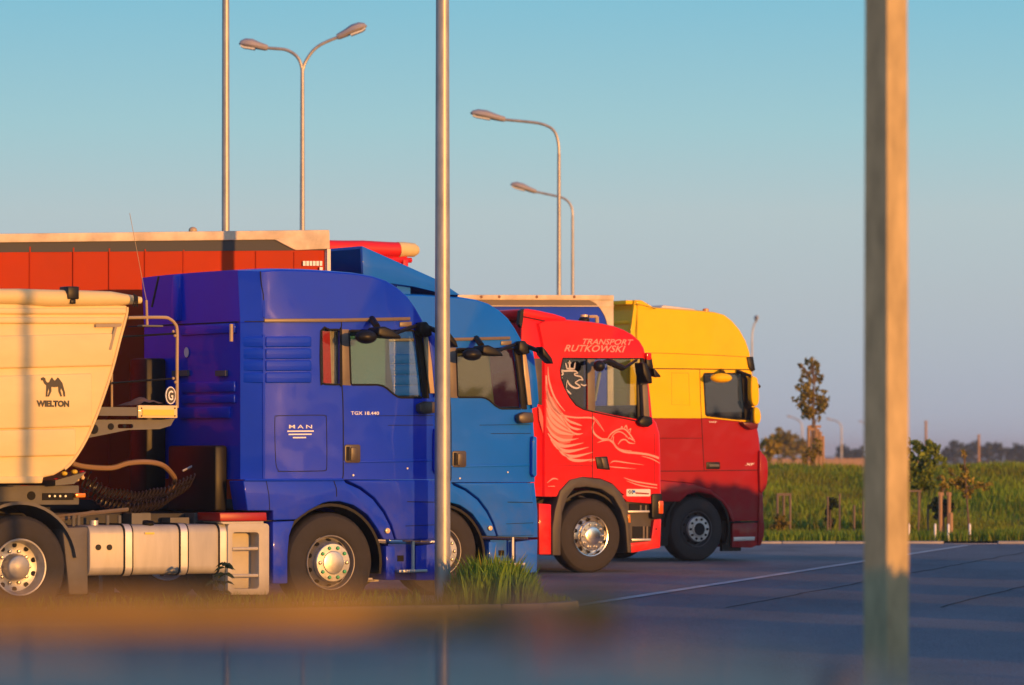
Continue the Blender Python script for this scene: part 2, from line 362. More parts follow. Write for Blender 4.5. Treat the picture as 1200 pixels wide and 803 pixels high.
# ---------------------------------------------------------------- wheels
WC = {}
def wheel_meshes(kind, R):
    if (kind, R) in WC: return WC[kind, R]
    k = R/.52
    ty = MB().lathe_y([(.285*k, .05), (.29*k, .02), (.31*k, .006), (.36*k, -.002), (.44*k, .004), (.485*k, .018), (.508*k, .045), (.52*k, .07), (.52*k, .27), (.508*k, .30), (.44*k, .325), (.30*k, .32), (.285*k, .30)], 64)
    for i in range(48):                                # tread blocks on the shoulder
        a = 2*pi*i/48; r0, r1, w = .500*k, .523*k, .02
        ca, sa = cos(a), sin(a)
        ty.add([(r0*ca-w*sa, .035, r0*sa+w*ca), (r0*ca+w*sa, .035, r0*sa-w*ca), (r1*ca+w*sa, .075, r1*sa-w*ca), (r1*ca-w*sa, .075, r1*sa+w*ca),
                (r1*ca-w*sa, .14, r1*sa+w*ca), (r1*ca+w*sa, .14, r1*sa-w*ca)], [(0, 1, 2, 3), (3, 2, 5, 4)])
    if kind == 'drive2': kind = 'steer'
    if kind == 'drive':
        rp = [(.29*k, .01), (.285*k, .0), (.272*k, .004), (.265*k, .03), (.255*k, .09), (.245*k, .14), (.20*k, .155), (.15*k, .16), (.13*k, .155), (.12*k, .15)]
        hp = [(.135*k, .16), (.13*k, .06), (.115*k, .03), (.10*k, .022), (.0001, .018)]; ny, nr, hy, hr = .145, .165*k, .148, .222*k
    else:
        rp = [(.29*k, .012), (.285*k, .0), (.276*k, .002), (.268*k, .03), (.262*k, .08), (.25*k, .085), (.215*k, .03), (.205*k, .0)]
        hp = [(.206*k, .0), (.204*k, -.038), (.196*k, -.047), (.124*k, -.05), (.119*k, -.062), (.10*k, -.067), (.0001, -.067)]; ny, nr, hy, hr = -.052, .160*k, .055, .234*k
    rim = MB().lathe_y(rp+[(.12*k, .2)], 48); hub = MB().lathe_y(hp, 32)
    holes = MB()
    for i in range(1):
        a = 0; c = Vector((hr*cos(a), hy, hr*sin(a))); t = Vector((-sin(a), 0, cos(a))); rr = Vector((cos(a), 1.57 if kind != 'drive' else 0, sin(a))).normalized()
        nn = t.cross(rr); nn = nn if nn.y < 0 else -nn
        c = c+nn*.006
        holes.add([c+(t*cos(q*pi/5)*.027+rr*sin(q*pi/5)*.027)*k for q in range(10)], [tuple(range(10))])
    nut = MB().lathe_y([(.020*k, .05), (.020*k, -.008), (.015*k, -.02), (.0001, -.022)], 8)
    WC[kind, R] = dict(tyre=ty.mesh('tyre', rubber), rim=rim, hub=hub, holes=holes.mesh('rim_hole', hole_m, weld=False), nut=nut, ny=ny, nr=nr)
    return WC[kind, R]
WM = {}
def wheel(parent, x, y, R=.52, kind='steer', rim_m=steel, hub_m=steel, nut_mat=nut_m, flip=False, nuts=True, z=None):
    d = wheel_meshes(kind, R)
    w = bpy.data.objects.new('wheel', None); COL.objects.link(w); w.parent = parent; w.location = (x, y, R if z is None else z); w.empty_display_size = .2
    if flip: w.rotation_euler = (0, 0, pi)
    def me(key, m):
        kk = (kind, R, key, m.name)
        if kk not in WM: WM[kk] = d[key].mesh(key if key != 'nut' else 'wheel_nut', m)
        return WM[kk]
    link('tyre', d['tyre'], w); link('rim', me('rim', rim_m), w); link('hub_cap', me('hub', hub_m), w)
    if nuts:
        for i in range(10): link('rim_hole', d['holes'], w, rot=(0, -2*pi*(i+.5)/10, 0))
        for i in range(10):
            a = 2*pi*i/10; mm = nut_mat if not isinstance(nut_mat, (list, tuple)) else nut_mat[0 if i % 5 else 1]
            link('wheel_nut', me('nut', mm), w, (d['nr']*cos(a), d['ny'], d['nr']*sin(a)))
    return w
# ---------------------------------------------------------------- blue tractors (two of one kind)
T1 = Frame(388, 44.7, 31.5)
def interior(parent, T, seat_px, dash, floor_z, roof_z, u_rear, width, y_wheel=1.75):
    """seats, dashboard, steering wheel, floor and bunk wall inside a cab"""
    lin = mat('cab_lining', (.075, .070, .064), .85, var=.1) if 'cab_lining' not in MATS else MATS['cab_lining']
    (ux, uz) = seat_px
    m = MB().box((u_rear+.12, .06, floor_z), (dash[0]+.3, width-.06, floor_z+.05)); part('cab_floor', m, lin, parent)
    m = MB().box((u_rear+.10, .06, floor_z), (u_rear+.16, width-.06, roof_z-.1)); part('bunk_wall', m, lin, parent)
    m = MB().prism([(dash[0], floor_z), (dash[0]+.30, floor_z), (dash[0]+.28, dash[1]-.05), (dash[0]+.18, dash[1]), (dash[0]+.05, dash[1]-.08)], .08, width-.08)
    part('dashboard', m, black_plast, parent, .03)
    for y in (.30, width-.80):
        m = MB().box((ux-.25, y, uz-.5), (ux+.30, y+.5, uz-.36)); m.prism([(ux-.32, uz-.45), (ux-.16, uz-.40), (ux-.26, uz+.22), (ux-.40, uz+.22)], y+.02, y+.48)
        m.prism([(ux-.40, uz+.26), (ux-.28, uz+.26), (ux-.31, uz+.47), (ux-.41, uz+.47)], y+.12, y+.38); m.box((ux-.2, y+.1, floor_z), (ux+.2, y+.4, uz-.45))
        part('seat', m, seat_m, parent, .03)
    m = MB(); c = Vector((dash[0]-.14, width-.55, dash[1]+.02)); ax = Vector((-.55, 0, .83)).normalized(); e1 = Vector((0, 1, 0)); e2 = ax.cross(e1)
    m.tube([c+(e1*cos(a)+e2*sin(a))*.22 for a in [2*pi*k/24 for k in range(25)]], .016, 6)
    for a in (0, 2.1, 4.2): m.tube([c, c+(e1*cos(a)+e2*sin(a))*.21], .014, 5)
    m.tube([c, c-ax*.35], .035, 8); part('steering_wheel', m, black_plast, parent)
def build_blue():
    T = T1; root = T.thing('truck_tractor', 'deep blue tractor unit nearest the camera, coupled to the cream tipper', 'truck', 'truck tractors parked side by side')
    Wd = 2.46; cab = root
    def k(px, py, bx=0, bz=0, r=0): q = T.p(px, py); return (q[0], q[1], bx, bz, r)
    rb = -.21
    prof = [k(309, 562, rb, 0, 1), k(309, 480, rb, 0, 1), k(309, 377, rb, 0, 1), k(306, 319, rb, .03, 1), k(330, 317.6, 0, .05), k(365, 318.5, 0, .055), k(395, 320.5, .01, .055), k(418, 322.5, .03, .055),
            k(436, 325.5, .06, .05), k(451, 330.5, .09, .045), k(464, 338.5, .11, .035), k(475, 348.5, .13, .02), k(484, 361, .14, 0), k(491, 374, .15, 0), k(495, 383, .16),
            k(498.5, 410, .18), k(502, 440, .20), k(505, 467, .21), k(507, 500, .22), k(508, 562, .22)]
    hole1 = T.P(smooth([(376, 388), (386, 386.5), (398, 386.5), (398.8, 388), (398.8, 448), (398, 450.5), (386, 450.5), (378, 449.5), (376, 446)], 2, True))
    hole2 = T.P([(409, 388.5), (411, 387.5), (484, 387.5), (486, 389), (490, 412), (494, 445), (495.5, 464), (494, 466), (470, 466), (466, 465), (461, 462), (453, 455), (448, 452.2), (442, 451), (412.5, 451), (411, 449)])
    b, g = shell(prof, Wd, [hole1, hole2], (14, 17)); part('cab_body', b, blue_deep, cab); part('windscreen', g, glass_m, cab)
    for hl, nm in ((hole1, 'side_window'), (hole2, 'door_window')):
        for y in (.03, Wd-.03): part(nm, MB().prism(hl, y, y+.006), glass_clear if nm == 'side_window' else glass_m, cab)
        m = MB(); seam(m, hl, -.002, .011, True); part('window_rubber', m, seam_m, cab)
    # dark pillar between the windows, and ahead of the door glass
    part('window_pillar', MB().prism(T.P([(400.6, 386), (408.8, 386), (411, 452), (401.2, 451.5)]), -.004, .03), tan_dark, cab, .002)
    part('window_pillar', MB().prism(T.P([(486.5, 386), (493, 386), (499, 420), (503, 467), (496, 467)]), -.004, .03), black_plast, cab, .002)
    # curtains behind the rear window
    q = T.P([(378, 388), (386.5, 388), (388.5, 450), (379, 450)], .08); part('cab_curtain', MB().prism(q, .08, .10), red_cloth, cab, label='red curtain behind the rear side window')
    m = MB()
    for j in range(4):
        a, c = T.p(387.5+j*3, 388, .10), T.p(389+j*2.7, 450, .10); m.tube([(a[0], .11, a[1]), (c[0], .11, c[1])], .018, 8)
    part('cab_curtain', m, cream_cloth, cab, label='beige curtain behind the rear side window')
    q = T.P([(404, 384), (440, 384), (455, 384), (457, 430), (463, 470), (404, 470)], .5); part('reflection_sheet', MB().prism(q, .50, .51), teal_reflection, cab, label='pale teal sheet behind the door glass, in place of a sky reflection')  # sheet coloured like the sky reflection in the door glass
    # rain rail, seams, ribs
    part('rain_rail', MB().prism(T.P([(309, 373.6), (400, 373.2), (480, 371.6), (480, 375.6), (400, 377.4), (309, 378)]), -.02, .02), tan_rail, cab, .006)
    m = MB(); seam(m, T.P([(305, 318), (306.5, 335), (308.5, 345), (309, 373)])); seam(m, T.P([(309, 378), (309, 377), (285, 377)], .03), .0, .005)
    seam(m, T.P([(400, 377), (400.6, 450), (401.8, 470), (402.2, 500), (402.2, 556), (401.5, 561)]), 0, .0065)
    seam(m, T.P(smooth([(326, 551), (323, 540), (322, 492), (324.5, 488), (330, 487.2), (376, 486.6), (381, 488), (382.5, 492), (383, 545), (381, 551), (375, 552), (330, 552.5)], 3, True)), 0, .0045, True)
    seam(m, T.P([(440, 487.4), (508, 486.8)]), 0, .003); seam(m, T.P([(455, 498.5), (508, 498.2)]), 0, .0035)
    part('panel_seam', m, seam_m, cab)
    for j in range(4):
        y0, y1 = 394.5+j*14, 407+j*14
        part('body_rib', MB().prism(T.P([(311, y0), (362, y0-.3), (364.5, y0+1), (364.5, y1-.6), (362, y1-.3), (311, y1)]), -.016, .02), blue_deep, cab, .012, seg=3)
        a = [T.p(309, y0), T.p(309, y1)]
        m = MB(); x0, x1 = a[0][0]-.005, a[0][0]-.185; z0, z1 = a[1][1], a[0][1]
        m.add([(x0, -.012, z0), (x1, .105, z0), (x1, .105, z1), (x0, -.012, z1), (x0, .03, z0), (x1, .14, z0), (x1, .14, z1), (x0, .03, z1)], [(0, 1, 2, 3), (7, 6, 5, 4), (0, 4, 5, 1), (3, 2, 6, 7), (0, 3, 7, 4), (1, 5, 6, 2)])
        part('body_rib', m, blue_deep, cab, .01, seg=3)
    m = MB(); m.prism(T.P([(402, 540), (508, 538), (508, 541), (402, 543)]), -.008, .01); 
    part('door_crease', m, blue_deep, cab, .006)
    # rounded folds that catch the sun
    for px, y0_, y1_ in ((309.3, 392, 561), (309.3, 352, 372)):
        a, c = T.p(px, y0_), T.p(px, y1_); part('corner_bead', MB().tube([(a[0], .006, a[1]), (c[0], .006, c[1])], .016, 10), blue_deep, cab)
    a, c = T.p(285.5, 380, .12), T.p(285.5, 562, .12); part('corner_bead', MB().tube([(a[0]+.008, .125, a[1]), (c[0]+.008, .125, c[1])], .016, 10), blue_deep, cab)
    a, c = T.p(285, 562.8, .0), T.p(401, 562.3, .0); part('ledge_bead', MB().tube([(a[0], -.018, a[1]), (c[0], -.018, c[1])], .014, 10), blue_deep, cab)
    # door handle
    part('door_handle', MB().prism(T.P(rr_px(403.5, 521, 422, 542.5, 2.5)), -.012, .01), grey_brown, cab, .006)
    h = part('handle_grip', MB().prism(T.P(rr_px(410, 524, 418, 540.5, 1.5)), -.030, -.010), grey_brown, cab, .006)
    part('handle_recess', MB().prism(T.P(rr_px(405, 523.5, 409.3, 540, 1)), -.0135, -.010), hole_m, cab)
    part('door_lock', MB().disc_y(*T.p(413.5, 557), -.012, .011, 12, .02), alu_dull, cab); part('door_lock', MB().disc_y(*T.p(477, 549), -.012, .010, 12, .02), alu_dull, cab)
    # lower panels
    lo = T.P([(284, 563.5), (402.6, 563), (404.5, 566), (420, 573), (436, 585), (448, 600.5), (456, 616), (461.5, 632.5), (448.8, 632.5), (441, 619), (430, 603.5), (420, 596.5), (413, 592), (397, 587.6), (385, 588), (378, 589.4), (361, 598.2), (346, 609), (319, 610), (319, 598.5), (289, 598.5)])
    part('front_fender', MB().prism(lo, -.02, .30), blue_deep, cab, .012, seg=3)
    part('entry_panel', MB().prism(T.P([(406, 563), (502, 562.5), (507, 574), (511, 600), (511.5, 632), (463.5, 632.5), (458, 615), (450, 599), (438, 583.3), (422, 571)]), -.022, .2), blue_deep, cab, .012, seg=3)
    m = MB(); seam(m, T.P([(390, 563.5), (393, 572), (393.5, 582)]), -.021, .005); seam(m, T.P([(311, 564), (314, 580), (315, 598)]), -.021, .004)
    seam(m, T.P([(476, 588), (509, 588.5)]), -.024, .004); seam(m, T.P([(474, 616.5), (510, 615)]), -.024, .003); part('panel_seam', m, seam_m, cab)
    part('fender_column', MB().prism(T.P([(319, 611.5), (344.5, 610.5), (338.5, 628), (336.5, 650), (336.5, 684), (319.5, 684)]), -.012, .28), blue_deep, cab, .012)
    part('wheel_arch', arch_mb(0, .52, .50, .62, 1.28, (-12, 172)), black_plast, cab)
    part('marker_lamp', MB().disc_y(*T.p(452, 622), -.05, .030, 16, .05), cream_lens, cab, .008)
    # bumper with step well, and the front skin behind it
    pf = [k(464, 633), k(464, 563), k(508, 563, .20), k(511.5, 600, .22), k(511.5, 634, .22)]
    b, _ = shell([(q[0], q[1], q[2], q[3], 0) for q in pf], Wd, jamb=0, caps=True); b.v = [(v[0], v[1]+.004 if v[1] < .01 else v[1], v[2]) for v in b.v]; part('front_skin', b, blue_deep, cab)
    b, _ = shell([k(488, 680), k(488, 640), k(511.5, 637, .22), k(511.5, 680, .20)], Wd); part('bumper', b, blue_deep, cab, .004)
    part('bumper_corner', MB().prism(T.P([(452.5, 640), (463, 640), (463, 680), (452.5, 680)]), 0, .3), blue_deep, cab, .01)
    st = part('step_well', MB().prism(T.P([(462, 638), (489, 638), (489, 680), (462, 680)]), .13, .3), blue_deep, cab)
    part('step_tread', MB().prism(T.P([(468, 668), (501, 667.3), (501, 670.5), (468, 671.3)], -.03), -.03, .12), alu_dull, cab, .004)
    part('step_hole', MB().prism(T.P([(466, 651), (473.5, 651), (473.5, 658), (466, 658)], .12), .125, .14), hole_m, cab); part('step_post', MB().prism(T.P([(484.5, 634), (487, 634), (487, 668), (484.5, 668)]), .02, .05), alu_dull, cab)
    # roof corner lamp, A-pillar deflector, mirrors
    part('wind_deflector', MB().prism(T.P([(503, 387), (508, 388), (511, 392), (516, 430), (518, 456), (516, 464), (509, 466), (506, 430), (501.5, 395)], -.012), -.025, .02), blue_deep, cab, .008)
    part('pillar_trim', MB().prism(T.P([(496.5, 388), (500.5, 388), (505.8, 425), (509, 461), (504, 461), (499, 420)], -.03), -.036, -.006), tan_trim, cab, .003)
    part('corner_deflector', MB().prism(T.P([(509, 502), (514, 503), (514, 553), (511, 556), (507.5, 551), (508, 510)], -.02), -.06, .0), blue_deep, cab, .012)
    m = MB(); m.prism(T.P([(436, 384), (444, 383), (453, 387), (462, 393.5), (463.5, 397.5), (441, 396), (435, 393)], -.22), -.36, -.12); part('kerb_mirror', m, black_plast, cab, .03, seg=3)
    m = MB(); m.ell((*(lambda q: (q[0], -.32, q[1]))(T.p(429, 395, -.32)),), (.125, .09, .072)); part('mirror_glass', m, black_plast, cab)
    m = MB(); a = T.p(442, 383, -.2); m.tube([(a[0], -.2, a[1]), (a[0]+.02, -.1, a[1]+.05), (a[0]+.05, .0, a[1]+.09)], .035, 8)
    a = T.p(460, 392, -.2); c = T.p(490, 381, -.02); m.tube([(a[0], -.2, a[1]), (c[0], -.02, c[1])], .02, 6); part('mirror_bracket', m, black_plast, cab)
    m = MB(); m.prism(T.P([(489, 378), (497, 377), (503, 386), (503, 394), (495, 396), (488, 390)], -.05), -.12, .0); part('mirror_mount', m, black_plast, cab, .02)
    part('corner_lamp', MB().prism(T.P([(468, 377.5), (482, 377), (482, 382.8), (468, 383)]), -.012, .01), tan_rail, cab, .004)
    m = MB(); m.prism(T.P([(489, 474), (497, 470.5), (509, 471), (510, 484), (494, 485.5), (489.5, 482)], -.05), -.10, .0); part('mirror_foot', m, grey_brown, cab, .02)
    m = MB(); a = T.p(503, 384, -.08); c = T.p(519, 391, -.28); m.tube([(a[0], -.06, a[1]), (c[0], -.28, c[1])], .028, 8); part('mirror_arm', m, black_plast, cab)
    q = T.P([(517.6, 384), (522, 388), (531, 400), (533.5, 408), (529, 406), (519, 396)], -.28); part('main_mirror', MB().prism(q, -.36, -.20), black_plast, cab, .02)
    # lettering
    x0, z0 = T.p(411, 486.2); x1, z1 = T.p(444, 482.4); text_part('lettering', 'TGX 18.440', (x0, z0, x1, z1), cab, white_print, bold=.012)
    for ch, px in (('M', 338.5), ('A', 348.5), ('N', 358.5)):
        x0, z0 = T.p(px, 502.2); x1, z1 = T.p(px+7, 498); text_part('emblem', ch, (x0, z0, x1, z1), cab, white_print, bold=.01)
    m = MB()
    for a, c, y in ((336.5, 367.5, 505.5), (338, 365, 509.2), (343, 358.5, 513)): p, q = T.p(a, y), T.p(c, y-.2); m.ribbon([(p[0], p[1], .007), (q[0], q[1], .007)])
    part('emblem', m, white_print, cab)
    # rear wall
    ur = T.p(309, 450)[0]-.215
    m = MB()
    for (px0, px1, a, c) in ((214, 276, 449, 459), (214, 276, 464, 472), (212, 270, 478, 490), (213, 276, 382, 390)):
        (y1, z1), (y0, z0) = T.r(px0, a, ur), T.r(px1, c, ur); m.box((ur-.02, y0, z0), (ur+.02, y1, z1))
    part('rear_panel_rib', m, blue_deep, cab, .01)
    q = [T.r(px, py, ur) for px, py in ((207.5, 323), (215.5, 322), (212.5, 376.5), (204, 377.5))]
    part('roof_fairing', MB().add([(ur-.06, y, z) for y, z in q]+[(ur+.05, y, z) for y, z in q], [(0, 1, 2, 3), (7, 6, 5, 4)]+[(i, i+4, (i+1) % 4+4, (i+1) % 4) for i in range(4)]), blue_deep, cab, .02)
    m = MB(); (y0, z0), (y1, z1) = T.r(285, 377, ur), T.r(150, 383, ur); m.tube([(ur-.004, y0+.1, z0), (ur-.004, y1, z1)], .007, 5); part('panel_seam', m, seam_m, cab)
    (yy, zz) = T.r(219, 413, ur); m = MB(); m.add([(ur-.006, yy+.055*cos(t), zz+.055*sin(t)) for t in [2*pi*i/16 for i in range(16)]], [tuple(range(16))]); part('rear_sticker', m, sticker_m, cab)
    m = MB()
    for p0, p1 in ((204, 222), (255, 267)):
        (y1, z1), (y0, z0) = T.r(p0, 434.5, ur), T.r(p1, 440.5, ur); m.box((ur-.03, y0, z0), (ur+.0, y1, z1))
    part('rear_reflector', m, frame_grey, cab)
    (y1, z1), (y0, z0) = T.r(205, 470, ur), T.r(172, 420, ur)
    m = MB(); (ya, za), (yb, zb) = T.r(196, 420, ur), T.r(176, 590, ur); m.box((ur-.25, min(ya, yb), zb), (ur-.01, max(ya, yb), za)); part('air_intake', m, black_plast, cab, .03)
    m = MB(); (ya, za), (yb, zb) = T.r(268, 522, ur), T.r(212, 598, ur); m.box((ur-.16, ya, zb), (ur-.01, yb, za)); part('engine_cover', m, black_plast, cab, .03)
    (yy, zz) = T.r(277, 380, ur); m = MB(); m.tube([(ur-.06, yy, zz), (ur-.06, yy, zz-.18)], .02, 8); part('grab_bar', m, tan_trim, cab)
    m = MB(); p0, p1 = at(186, 324, 45.6), at(178, 360, 45.6)
    for pp in ((p0, p1),): 
        l = [Vector(((q-T.o).dot(T.x), (q-T.o).dot(T.y), q.z)) for q in pp]; m.tube(l, .012, 6)
    part('mirror_stay', m, black_plast, cab)
    interior(cab, T, (T.p(385, 430)[0], T.p(440, 440)[1]), (T.p(480, 460)[0], T.p(480, 462)[1]), T.p(400, 540)[1], T.p(400, 325)[1], ur+.2, Wd)
    # chassis
    m = MB()
    for y in (.78, 1.60): m.box((-5.0, y, .78), (1.0, y+.08, 1.04))
    for x in (-4.8, -3.2, -1.4, .2): m.box((x, .86, .82), (x+.12, 1.60, 1.0))
    m.box((-4.3, .7, 1.05), (-2.9, 1.76, 1.17)); m.box((-.1, .2, .46), (.1, 2.26, .56)); m.box((-3.7, .2, .46), (-3.5, 2.26, .58)); part('chassis', m, frame_m, root, .01)
    m = MB(); m.prism([(-4.1, 1.17), (-2.9, 1.17), (-3.2, 1.24), (-3.9, 1.24)], .85, 1.6); part('fifth_wheel', m, frame_m, root, .01)
    def tk(a, b_, c, d, y=.06): return T.P(rr_px(a, c, b_, d, 5), y)
    m = MB(); x0, zt = T.p(104, 616, .06); x1, _ = T.p(268, 616, .06); z0 = .42
    m.prism2(rrect(.04, z0, .70, zt, .09, 4), x0, x1); part('fuel_tank', m, tank_m, root, .02)
    m = MB()
    for a in (146, 211, 257):
        u0, u1 = T.p(a, 650, .04)[0], T.p(a+8.5, 650, .04)[0]; m.prism2(rrect(.025, z0-.01, .71, zt+.012, .095, 4), u0, u1)
    part('tank_strap', m, alu_dull, root)
    m = MB()
    for a in (145.4, 154.8, 210.4, 219.8, 256.4, 265.8):
        u = T.p(a, 650, .04)[0]; m.prism2(rrect(.021, z0-.012, .715, zt+.015, .098, 4), u-.006, u+.006)
    part('strap_rubber', m, seam_m, root)
    m = MB(); 
    for a in (115.5, 128.5): m.disc_y(*T.p(a, 641.5, .03), .028, .030, 14, .02)
    part('tank_plug', m, black_plast, root)
    u, z = T.p(176, 613, .1); m = MB().tube([(u, .16, zt-.05), (u, .14, zt+.035)], .06, 16); part('filler_cap', m, black_plast, root); part('cap_label', MB().prism(T.P([(170, 624), (181, 624), (181, 626.2), (170, 626.2)], .03), .030, .034), plate_y, root)
    u, z = T.p(115, 616, .1); m = MB().tube([(u, .2, zt), (u, .2, zt+.05)], .045, 12); part('filler_cap', m, alu_dull, root)
    # battery box with steps and its red lid
    zb, ztb = .42, T.p(290, 612, 0)[1]
    fr = T.P(rr_px(267, 613.5, 315.5, 697, 4)); hl = T.P(rr_px(272.5, 624, 303.5, 690, 3.5)); bx = MB()
    bm_ = face_with_hole(fr, hl, .0, .20); part('step_box', bm_, box_m, root, .008)
    part('step_box_back', MB().prism(T.P([(270, 620), (306, 620), (306, 692), (270, 692)], .2), .19, .6), box_m, root)
    for yy in (643.5, 675): m = MB(); p, q = T.p(272, yy, .03), T.p(304, yy-.6, .03); m.tube([(p[0], .03, p[1]), (q[0], .03, q[1])], .018, 8); part('step_rung', m, box_m, root)
    part('step_lid', MB().prism(T.P([(257, 601), (312, 600.5), (312.5, 610.5), (257.5, 611)]), -.01, .5), red_lid, root, .012)
    part('step_lid_frame', MB().prism(T.P([(258, 611.5), (309, 611), (309, 614), (262, 614.5)]), .0, .4), box_m, root, .004)
    # drive axle, mudguard
    ud = T.p(24, 660)[0]
    wheel(root, ud, 0, .52, 'drive', steel, alu_hub, nut_m); wheel(root, ud, .34, .52, 'drive', nuts=False); wheel(root, ud, Wd, .52, 'drive', flip=True, nuts=False)
    wheel(root, 0, 0, .52, 'steer', steel_dull, steel_pol, [green_cap, nut_m]); wheel(root, 0, Wd, .52, 'steer', flip=True, nuts=False)
    part('mudguard', arch_mb(ud, .52, .575, .66, .0, (8, 172), .66), grey_plast, root)
    part('mudguard_front', MB().prism(T.P([(72, 618), (103, 617), (103, 697), (80, 697)], .1), .08, .6), grey_plast, root, .03)
    m = MB()
    for (a, c) in (((62, 606), (150, 597)), ((60, 612), (110, 600))): p, q = T.p(*a, .5), T.p(*c, .5); m.tube([(p[0], .5, p[1]), (q[0], .5, q[1])], .022, 6)
    part('air_pipe', m, tan_dark, root)
    m = MB()
    for (a, c, d) in ((205, 610, 6), (233, 605, 8), (160, 605, 5)): p = T.p(a, c, .6); m.box((p[0]-.08, .55, p[1]-.10), (p[0]+.14, .75, p[1]+.03))
    for a in (86, 92, 140, 126): p = T.p(a, 612, .35); m.tube([(p[0], .35, p[1]-.1), (p[0], .35, p[1]+.07)], .018, 6)
    part('chassis_fittings', m, frame_grey, root)
    return root
tan_dark = mat('brown_grey_plastic', (.15, .115, .085), .5, var=.15, scale=6)
tan_rail = mat('bronze_grey_rail', (.16, .12, .09), .4, var=.1)
grey_brown = mat('brown_black_plastic', (.07, .052, .040), .4, var=.15, scale=9)
cream_lens = mat('cream_lens', (.75, .55, .30), .25, coat=.5)
red_lid = mat('red_lid', (.36, .012, .012), .4, var=.1)
steel_dull = mat('dull_steel_rim', (.24, .23, .235), .5, metal=.3, var=.2, scale=9)
alu_hub = mat('dusty_hub', (.48, .43, .36), .42, metal=.6, var=.15)
teal_reflection = mat('pale_teal_reflection', (.07, .27, .42), .8, var=.12, scale=5)  # sky reflection in the first cab's door glass, put into a colour
beige_reflection = mat('beige_reflection', (.16, .145, .08), .8, var=.12, scale=5)  # sky reflection in the second cab's door glass, put into a colour
steel_pol = mat('bright_rim', (.52, .51, .50), .34, metal=.75, var=.15, scale=12)
def rr_px(x0, y0, x1, y1, r): return rrect(x0, y0, x1, y1, r, 3)
def _prism2(s, pts, x0, x1):                          # prism along x from points (y, z)
    n = len(pts)
    return s.add([(x0, y, z) for y, z in pts]+[(x1, y, z) for y, z in pts], [tuple(range(n)), tuple(range(2*n-1, n-1, -1))]+[(i, i+n, (i+1) % n+n, (i+1) % n) for i in range(n)])
MB.prism2 = _prism2
def face_with_hole(outer, hole, y0, y1):
    m = MB(); bm = bmesh.new(); es = []
    for loop in (outer, hole):
        vs = [bm.verts.new((x, y0, z)) for x, z in loop]; es += [bm.edges.new((vs[i], vs[(i+1) % len(vs)])) for i in range(len(vs))]
    bmesh.ops.triangle_fill(bm, use_beauty=True, edges=es); bm.verts.index_update()
    m.add([v.co[:] for v in bm.verts], [[v.index for v in f.verts] for f in bm.faces]); m.add([(x, y1, z) for x, _, z in [v.co[:] for v in bm.verts]], [[v.index for v in f.verts] for f in bm.faces]); bm.free()
    for h in (outer, hole):
        k = len(h); m.add([(x, y0, z) for x, z in h]+[(x, y1, z) for x, z in h], [(i, (i+1) % k, (i+1) % k+k, i+k) for i in range(k)])
    return m
def arch_mb(x, zc, r0, r1, depth, ang, ywid=.0, y0=.01):
    """curved mudguard / wheel-arch liner: a bent sheet round a wheel"""
    d = ywid or .36; m = MB(); n = 20; a0, a1 = ang; V = []
    for i in range(n+1):
        t = radians(a0+(a1-a0)*i/n)
        for r, y in ((r1-.03, y0), (r1, y0), (r1, y0+d), (r1-.03, y0+d)): V.append((x+r*cos(t), y, zc+r*sin(t)))
    fs = [(4*i+k, 4*i+(k+1) % 4, 4*i+4+(k+1) % 4, 4*i+4+k) for i in range(n) for k in range(4)]+[(0, 1, 2, 3), (4*n+3, 4*n+2, 4*n+1, 4*n)]
    return m.add(V, fs)
blue1 = build_blue()
SECOND = Frame(516, 49.9, 31.5)
blue2 = copy_tree(blue1, None, ('lettering', 'emblem', 'rear_sticker', 'cab_curtain', 'step_lid'), {blue_deep: blue_mid, green_cap: nut_m, teal_reflection: beige_reflection})
blue2.location = SECOND.o; tag(blue2, 'mid blue tractor unit with tall roof deflector, behind the silver pole', 'truck', 'truck tractors parked side by side')
for c in blue2.children:
    if c.name.split('.')[0] not in ('wheel', 'chassis', 'fuel_tank', 'tank_strap', 'mudguard', 'step_box', 'fifth_wheel'): c.location.z = -.062
# roof deflector of the second tractor
T = SECOND
part('roof_deflector', MB().prism(T.P([(424.4, 288.4), (437, 294), (513, 328), (539, 345.6), (525, 345.6), (485, 336), (471, 334), (440, 330), (426, 330)]), 0, .05), blue_mid, blue2, .006, label='tall blue roof deflector with an open back')
x0, z0 = T.p(424.4, 288.4); x1, z1 = T.p(513, 328)
x2, z2 = T.p(539, 345.6)
part('deflector_top', MB().add([(x0, .05, z0), (x0, 2.4, z0), (x1, 2.4, z1), (x1, .05, z1), (x2, 2.4, z2), (x2, .05, z2), (x0, .05, z0-.03), (x0, 2.4, z0-.03), (x1, 2.4, z1-.03), (x1, .05, z1-.03), (x2, 2.4, z2-.02), (x2, .05, z2-.02)],
     [(0, 1, 2, 3), (3, 2, 4, 5), (9, 8, 7, 6), (11, 10, 8, 9), (0, 6, 7, 1), (5, 4, 10, 11)]), blue_mid, blue2)
part('deflector_side', MB().prism(T.P([(424.4, 288.4), (513, 328), (539, 345.6), (525, 345.6), (426, 330)]), 2.40, 2.44), blue_mid, blue2)
(p0, q0) = T.p(470, 333); (p1, q1) = T.p(486, 341)
part('deflector_mount', MB().box((p0, .1, q1-.05), (p1, .3, q0+.01)).box((p0, 2.0, q1-.05), (p1, 2.2, q0+.01)), blue_mid, blue2)
